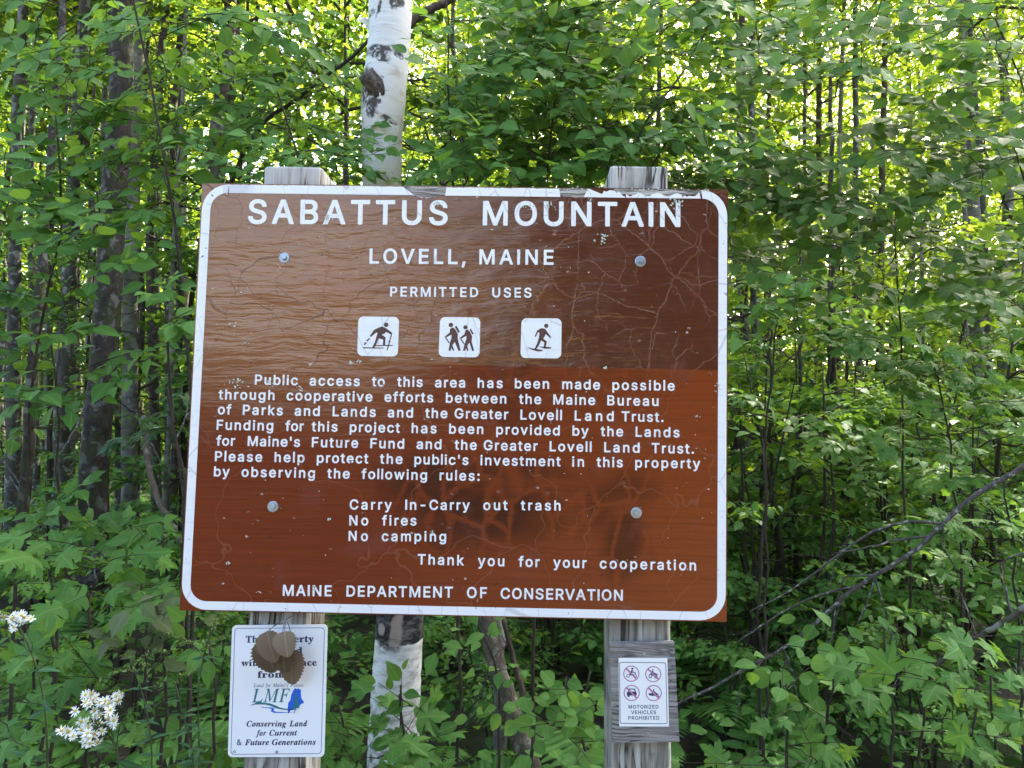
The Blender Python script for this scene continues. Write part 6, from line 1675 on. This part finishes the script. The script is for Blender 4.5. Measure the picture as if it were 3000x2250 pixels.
def goldenrod(label, base_dx, depth, line, plumes, seed, nleaf=46):
    rng = R(seed)
    T, L = Tubes(), Leaves()
    lo = P(base_dx, 1800, depth); lo[2] = -0.02
    st = path([lo] + [P(x, y, depth) for x, y in line], 26)
    T.add(st, 0.0032, 0.0014, 6)
    for i in range(nleaf):
        f = 0.35 + 0.63 * i / nleaf
        p = st[int(f * 25)]
        a = i * 2.4 + rng.random()
        d = norm(np.array([math.cos(a), math.sin(a) * 0.6, 0.25 + 0.2 * rng.normal()]))
        L.add("lance", p, d, norm(np.array([0, -0.5, 0.85]) + rng.normal(size=3) * 0.3), (0.075 - 0.045 * f) * (0.8 + 0.4 * rng.random()), 1.3, None, rng)
    e = empty("goldenrod", lo, label, "wildflower")
    B = Leaves()
    for x, y, dx, dy in plumes:
        a, c = P(x, y, depth), P(x + dx, y + dy, depth - 0.03)
        q = bend(a, c, 0.012, 0.001, 10, rng)
        T.add(bend(st[int(np.argmin(np.linalg.norm(st - a, axis=1)))], a, 0, 0, 3), 0.0012, 0.0010, 4, cap=False)
        T.add(q, 0.0010, 0.0005, 4, cap=False)
        for i in range(40):
            p = q[int(rng.random() * 9)] + rng.normal(size=3) * 0.0025
            B.add("quad", p, norm(rng.normal(size=3) + UP * 1.2), norm(rng.normal(size=3)), 0.0065 * (0.7 + 0.6 * rng.random()), 1.0, None, rng)
    link_mesh("stem", T.mesh("stem", STALK, lo), e)
    link_mesh("foliage", L.mesh("foliage", LEAF_BLUE, lo), e)
    link_mesh("flower_buds", B.mesh("flower_buds", BUDS, lo), e)
goldenrod("goldenrod in bud with yellow-green plumes below the sign's lower left corner", 430, 1.78, [(432, 1600), (425, 1500), (440, 1400), (465, 1350)], [(440, 1390, -80, 20), (420, 1395, -90, -30), (450, 1370, 70, -40), (440, 1400, 60, -20), (460, 1350, 30, -30)], 63)
goldenrod("budding goldenrod leaning beside the white flower cluster", 340, 1.72, [(330, 1620), (318, 1530), (300, 1470), (280, 1420)], [(300, 1450, -90, 25), (310, 1440, -60, -20), (300, 1430, 60, -22)], 64)
goldenrod("leafy goldenrod stalk close left of the white sign's lower half", 455, 1.7, [(420, 1640), (400, 1560), (380, 1480)], [(380, 1480, -50, 10), (384, 1470, 40, -16)], 65, 60)

# ---------------------------------------------------------------- fallen and dead wood
def deadwood(name, label, depth0, depth1, main, width, twigs, matl, seed, cat="branch", twig_name="twig", twigmat=None):
    rng = R(seed)
    n = len(main)
    pts = [P(x, y, depth0 + (depth1 - depth0) * i / (n - 1)) for i, (x, y) in enumerate(main)]
    q = path(pts, 30)
    q[1:-1] += rng.normal(size=(28, 3)) * 0.0025
    r0, r1 = width[0] * depth0 / 1548 / 2, width[1] * depth1 / 1548 / 2
    T = Tubes(); T.add(q, r0, r1, 9, rough=0.05, rng=rng)
    e = empty(name, q[0], label, cat)
    link_mesh("bough" if cat == "branch" else "trunk", T.mesh("bough", matl, q[0]), e)
    for tw in twigs:
        w, dd, line = tw[0], tw[1], tw[2]
        a = P(line[0][0], line[0][1], 1.0); a = CAM + (a - CAM) * (dd + 0.0)
        tp = [P(x, y, dd + 0.03 * rng.normal()) for x, y in line]
        near = q[int(np.argmin(np.linalg.norm(q - tp[0], axis=1)))]
        tp[0] = near if np.linalg.norm(near - tp[0]) < 0.35 else tp[0]
        t_ = path(tp, 14)
        t_[1:-1] += rng.normal(size=(12, 3)) * 0.002
        TT = Tubes()
        w *= 0.8
        TT.add(t_, w * dd / 1548 / 2, max(0.0008, w * 0.45 * dd / 1548 / 2), 5)
        for i in (5, 8, 11):
            if rng.random() < 0.6:
                d = norm(t_[i + 1] - t_[i]) + rng.normal(size=3) * 0.7
                TT.add(bend(t_[i], t_[i] + norm(d) * (0.05 + 0.08 * rng.random()), 0, 0.003, 4, rng), 0.0012, 0.0006, 4)
        link_mesh(twig_name, TT.mesh(twig_name, twigmat or TWIG_GREY, q[0]), e)
    return e
BOUGH = [(2290, 960), (2212, 1005), (2150, 1045), (2080, 1085), (2025, 1140), (1985, 1190), (1930, 1220), (1870, 1250), (1820, 1290), (1760, 1350), (1705, 1395), (1660, 1420), (1610, 1440), (1540, 1490), (1480, 1510), (1420, 1545)]
deadwood("fallen_branch", "long bare grey bough slanting down from the right edge towards the right post", 2.75, 3.0, BOUGH, (12.5, 5),
         [(9, 2.86, [(2028, 1136), (1970, 1120), (1900, 1140), (1830, 1180), (1760, 1240), (1690, 1290), (1620, 1320)]),
          (8, 2.88, [(1995, 1165), (1940, 1165), (1870, 1185), (1800, 1195)]),
          (8, 2.92, [(1850, 1258), (1780, 1280), (1700, 1315), (1640, 1355), (1590, 1390)]),
          (6, 2.9, [(1880, 1182), (1815, 1290), (1790, 1400), (1760, 1460)]),
          (6, 2.9, [(1855, 1175), (1820, 1240), (1800, 1340), (1795, 1400)]),
          (6, 2.85, [(1905, 1235), (1908, 1300), (1925, 1370), (1940, 1440), (1950, 1500)]),
          (5, 2.85, [(1880, 1250), (1872, 1310), (1850, 1350), (1840, 1390)]),
          (5, 2.85, [(2022, 1143), (2035, 1180), (2060, 1220), (2080, 1260)]),
          (5, 2.9, [(1700, 1400), (1715, 1460), (1725, 1520)]),
          (4, 2.9, [(1610, 1440), (1600, 1480), (1590, 1560)]),
          (4, 2.9, [(1770, 1340), (1800, 1230), (1840, 1140)])], TWIG_GREY, 71)
deadwood("fallen_branch", "paler bare bough low at the right edge with a crooked twig", 2.3, 2.5, [(2290, 1270), (2212, 1315), (2170, 1345), (2120, 1370), (2080, 1395), (2030, 1430), (1990, 1470)], (16, 7),
         [(8, 2.35, [(2190, 1335), (2175, 1290), (2160, 1240), (2165, 1210), (2200, 1195), (2230, 1190)]), (5, 2.4, [(2110, 1375), (2090, 1320), (2075, 1280)]), (5, 2.35, [(2200, 1320), (2215, 1400), (2225, 1450)])], BARK_GREY, 72)
deadwood("dead_tree", "leaning bare dead trunk with peeling bark below the middle of the sign", 3.1, 2.75, [(1040, 1290), (1052, 1350), (1068, 1420), (1085, 1480), (1105, 1540), (1125, 1600), (1145, 1660), (1170, 1740)], (34, 50), [(6, 3.0, [(1062, 1400), (1050, 1470), (1020, 1540), (1000, 1580)])], DEADWOOD, 73, "dead tree")
deadwood("dead_tree", "thin dead stem right behind the leaning dead trunk", 3.3, 3.0, [(1085, 1330), (1110, 1430), (1130, 1500), (1150, 1570), (1165, 1640)], (12, 16), [], BARK_BROWN, 74, "dead tree")
tall_tree("thin speckled birch stem close left of the leaning dead trunk", [(1072, 1350), (1074, 1440), (1080, 1520), (1082, 1600)], 3.2, 26, BARK_PALE, 2.2, None, seed=75, name="birch_tree", cat="tree")
deadwood("dead_pole", "bent bare pole leaning among the trunks left of the sign", 5.2, 4.2, [(312, 900), (318, 1000), (340, 1080), (380, 1150), (430, 1230), (470, 1300)], (14, 10), [(5, 4.7, [(345, 1085), (360, 1150), (372, 1220)])], BARK_BROWN, 76)
deadwood("tree_limb", "dark limb of a sapling slanting up to the birch above the sign's left half", 3.1, 3.0, [(470, 470), (500, 390), (540, 300), (570, 262), (640, 215), (700, 165), (770, 120), (800, 80)], (11, 7), [(6, 3.05, [(590, 250), (575, 200), (560, 150), (545, 90)]), (6, 3.05, [(640, 215), (700, 190), (760, 178)])], TWIG, 77, "branch")
deadwood("tree_limb", "dark limb leaving the birch to the upper right", 2.95, 3.1, [(880, 55), (920, 25), (960, 8), (1000, -20)], (20, 14), [], TWIG, 78, "branch")
rng = R(500)
for i in range(12):
    x, y = 20 + 400 * rng.random(), 950 + 330 * rng.random()
    dep = 4.4 + 2.5 * rng.random()
    a = rng.normal() * 0.5
    deadwood("dead_stick", "thin bare stick tangled among the trunks low left of the sign", dep, dep + 0.3, [(x, y), (x + 60 * math.sin(a) + 15, y - 70), (x + 130 * math.sin(a) + 20, y - 150 - 80 * rng.random())], (5, 3), [], TWIG_GREY, 600 + i, "stick")
for o in COL.objects:
    if o.name.startswith("dead_stick"):
        o["group"] = "bare sticks left of the sign"

# ---------------------------------------------------------------- ferns and low green growth on the forest floor
def ground_cover():
    rng = R(81)
    L = Leaves()
    n_f = 800
    for i in range(n_f):
        x, y = -9 + 19 * rng.random(), 1.0 + 11.0 * rng.random() ** 1.3
        a = rng.random() * 6.28
        ln = 0.35 + 0.35 * rng.random()
        d = np.array([math.cos(a), math.sin(a), 0])
        t = np.linspace(0.1, 1, 16)
        rise = 0.75 * ln
        pos = np.array([x, y, 0.05]) + d * ln * t[:, None] * 0.9 + UP * (rise * (1.5 * t - 1.05 * t * t))[:, None]
        tg = norm(d[None] * 0.9 + UP * (1.5 - 2.1 * t)[:, None] * 0.75)
        s = np.cross(tg, UP)
        s = norm(s)
        for sg in (1, -1):
            L.add("lance", pos, norm(s * sg + tg * 0.35), norm(np.cross(s, tg) * np.where(np.cross(s, tg)[:, 2:3] > 0, 1, -1)), ln * 0.30 * np.sin(np.pi * (0.12 + 0.86 * t)) + 0.01, 1.3, None, rng)
    n = 30000
    pos = np.c_[-11 + 23 * rng.random(n), 0.7 + 13 * rng.random(n) ** 1.2, 0.02 + 0.42 * rng.random(n) ** 1.6]
    a = rng.random(n) * 6.28
    L.add("ovlow", pos, np.c_[np.cos(a), np.sin(a), 0.1 + 0.2 * rng.normal(size=n)], norm(np.c_[rng.normal(size=(n, 2)) * .4, np.ones(n)]), 0.05 + 0.05 * rng.random(n), 1.0, None, rng)
    return L.mesh("ground_cover", LEAF)
link_mesh("ground_cover", ground_cover(), kind="stuff")

# ---------------------------------------------------------------- dried twig of leaves hanging over the white sign
def dried_twig():
    rng = R(91)
    knot = on_plane(*lp(700, 120), -0.004)
    e = empty("dried_twig", knot, "bunch of brown dried toothed leaves hanging on a twig in front of the white sign", "dried leaves")
    T = Tubes()
    T.add(path([on_plane(*lp(760, 86), 0.004), knot, on_plane(*lp(650, 165), -0.012)], 8), 0.0011, 0.0008, 5)
    specs = [  # stalk end, tip, width, how far in front, which brown
        ((500, 245), (562, 575), 1.12, -0.050, 0), ((685, 245), (694, 515), 1.40, -0.066, 1), ((455, 330), (572, 672), 1.15, -0.026, 2),
        ((655, 330), (676, 684), 1.0, -0.036, 2), ((775, 430), (733, 808), 1.12, -0.016, 0)]
    for base, tip, wid, y, shade in specs:
        a, t_ = on_plane(*lp(*base), y), on_plane(*lp(*tip), y - 0.016)
        L = Leaves()
        dv = t_ - a
        nv = norm(np.array([0.10 * rng.normal() + (0.22 if shade == 2 else -0.12), -1.0, 0.25]))
        L.add("dried", [a], [dv], [nv], [np.linalg.norm(dv)], [wid], None, rng)
        link_mesh("leaf", L.mesh("leaf", DRIED[shade], knot), e)
        T.add(path([knot, on_plane(*lp((base[0] + 690) / 2, 180), y * 0.5), a], 8), 0.0009, 0.0007, 4)
    link_mesh("stem", T.mesh("stem", TWIG_GREY, knot), e)
dried_twig()
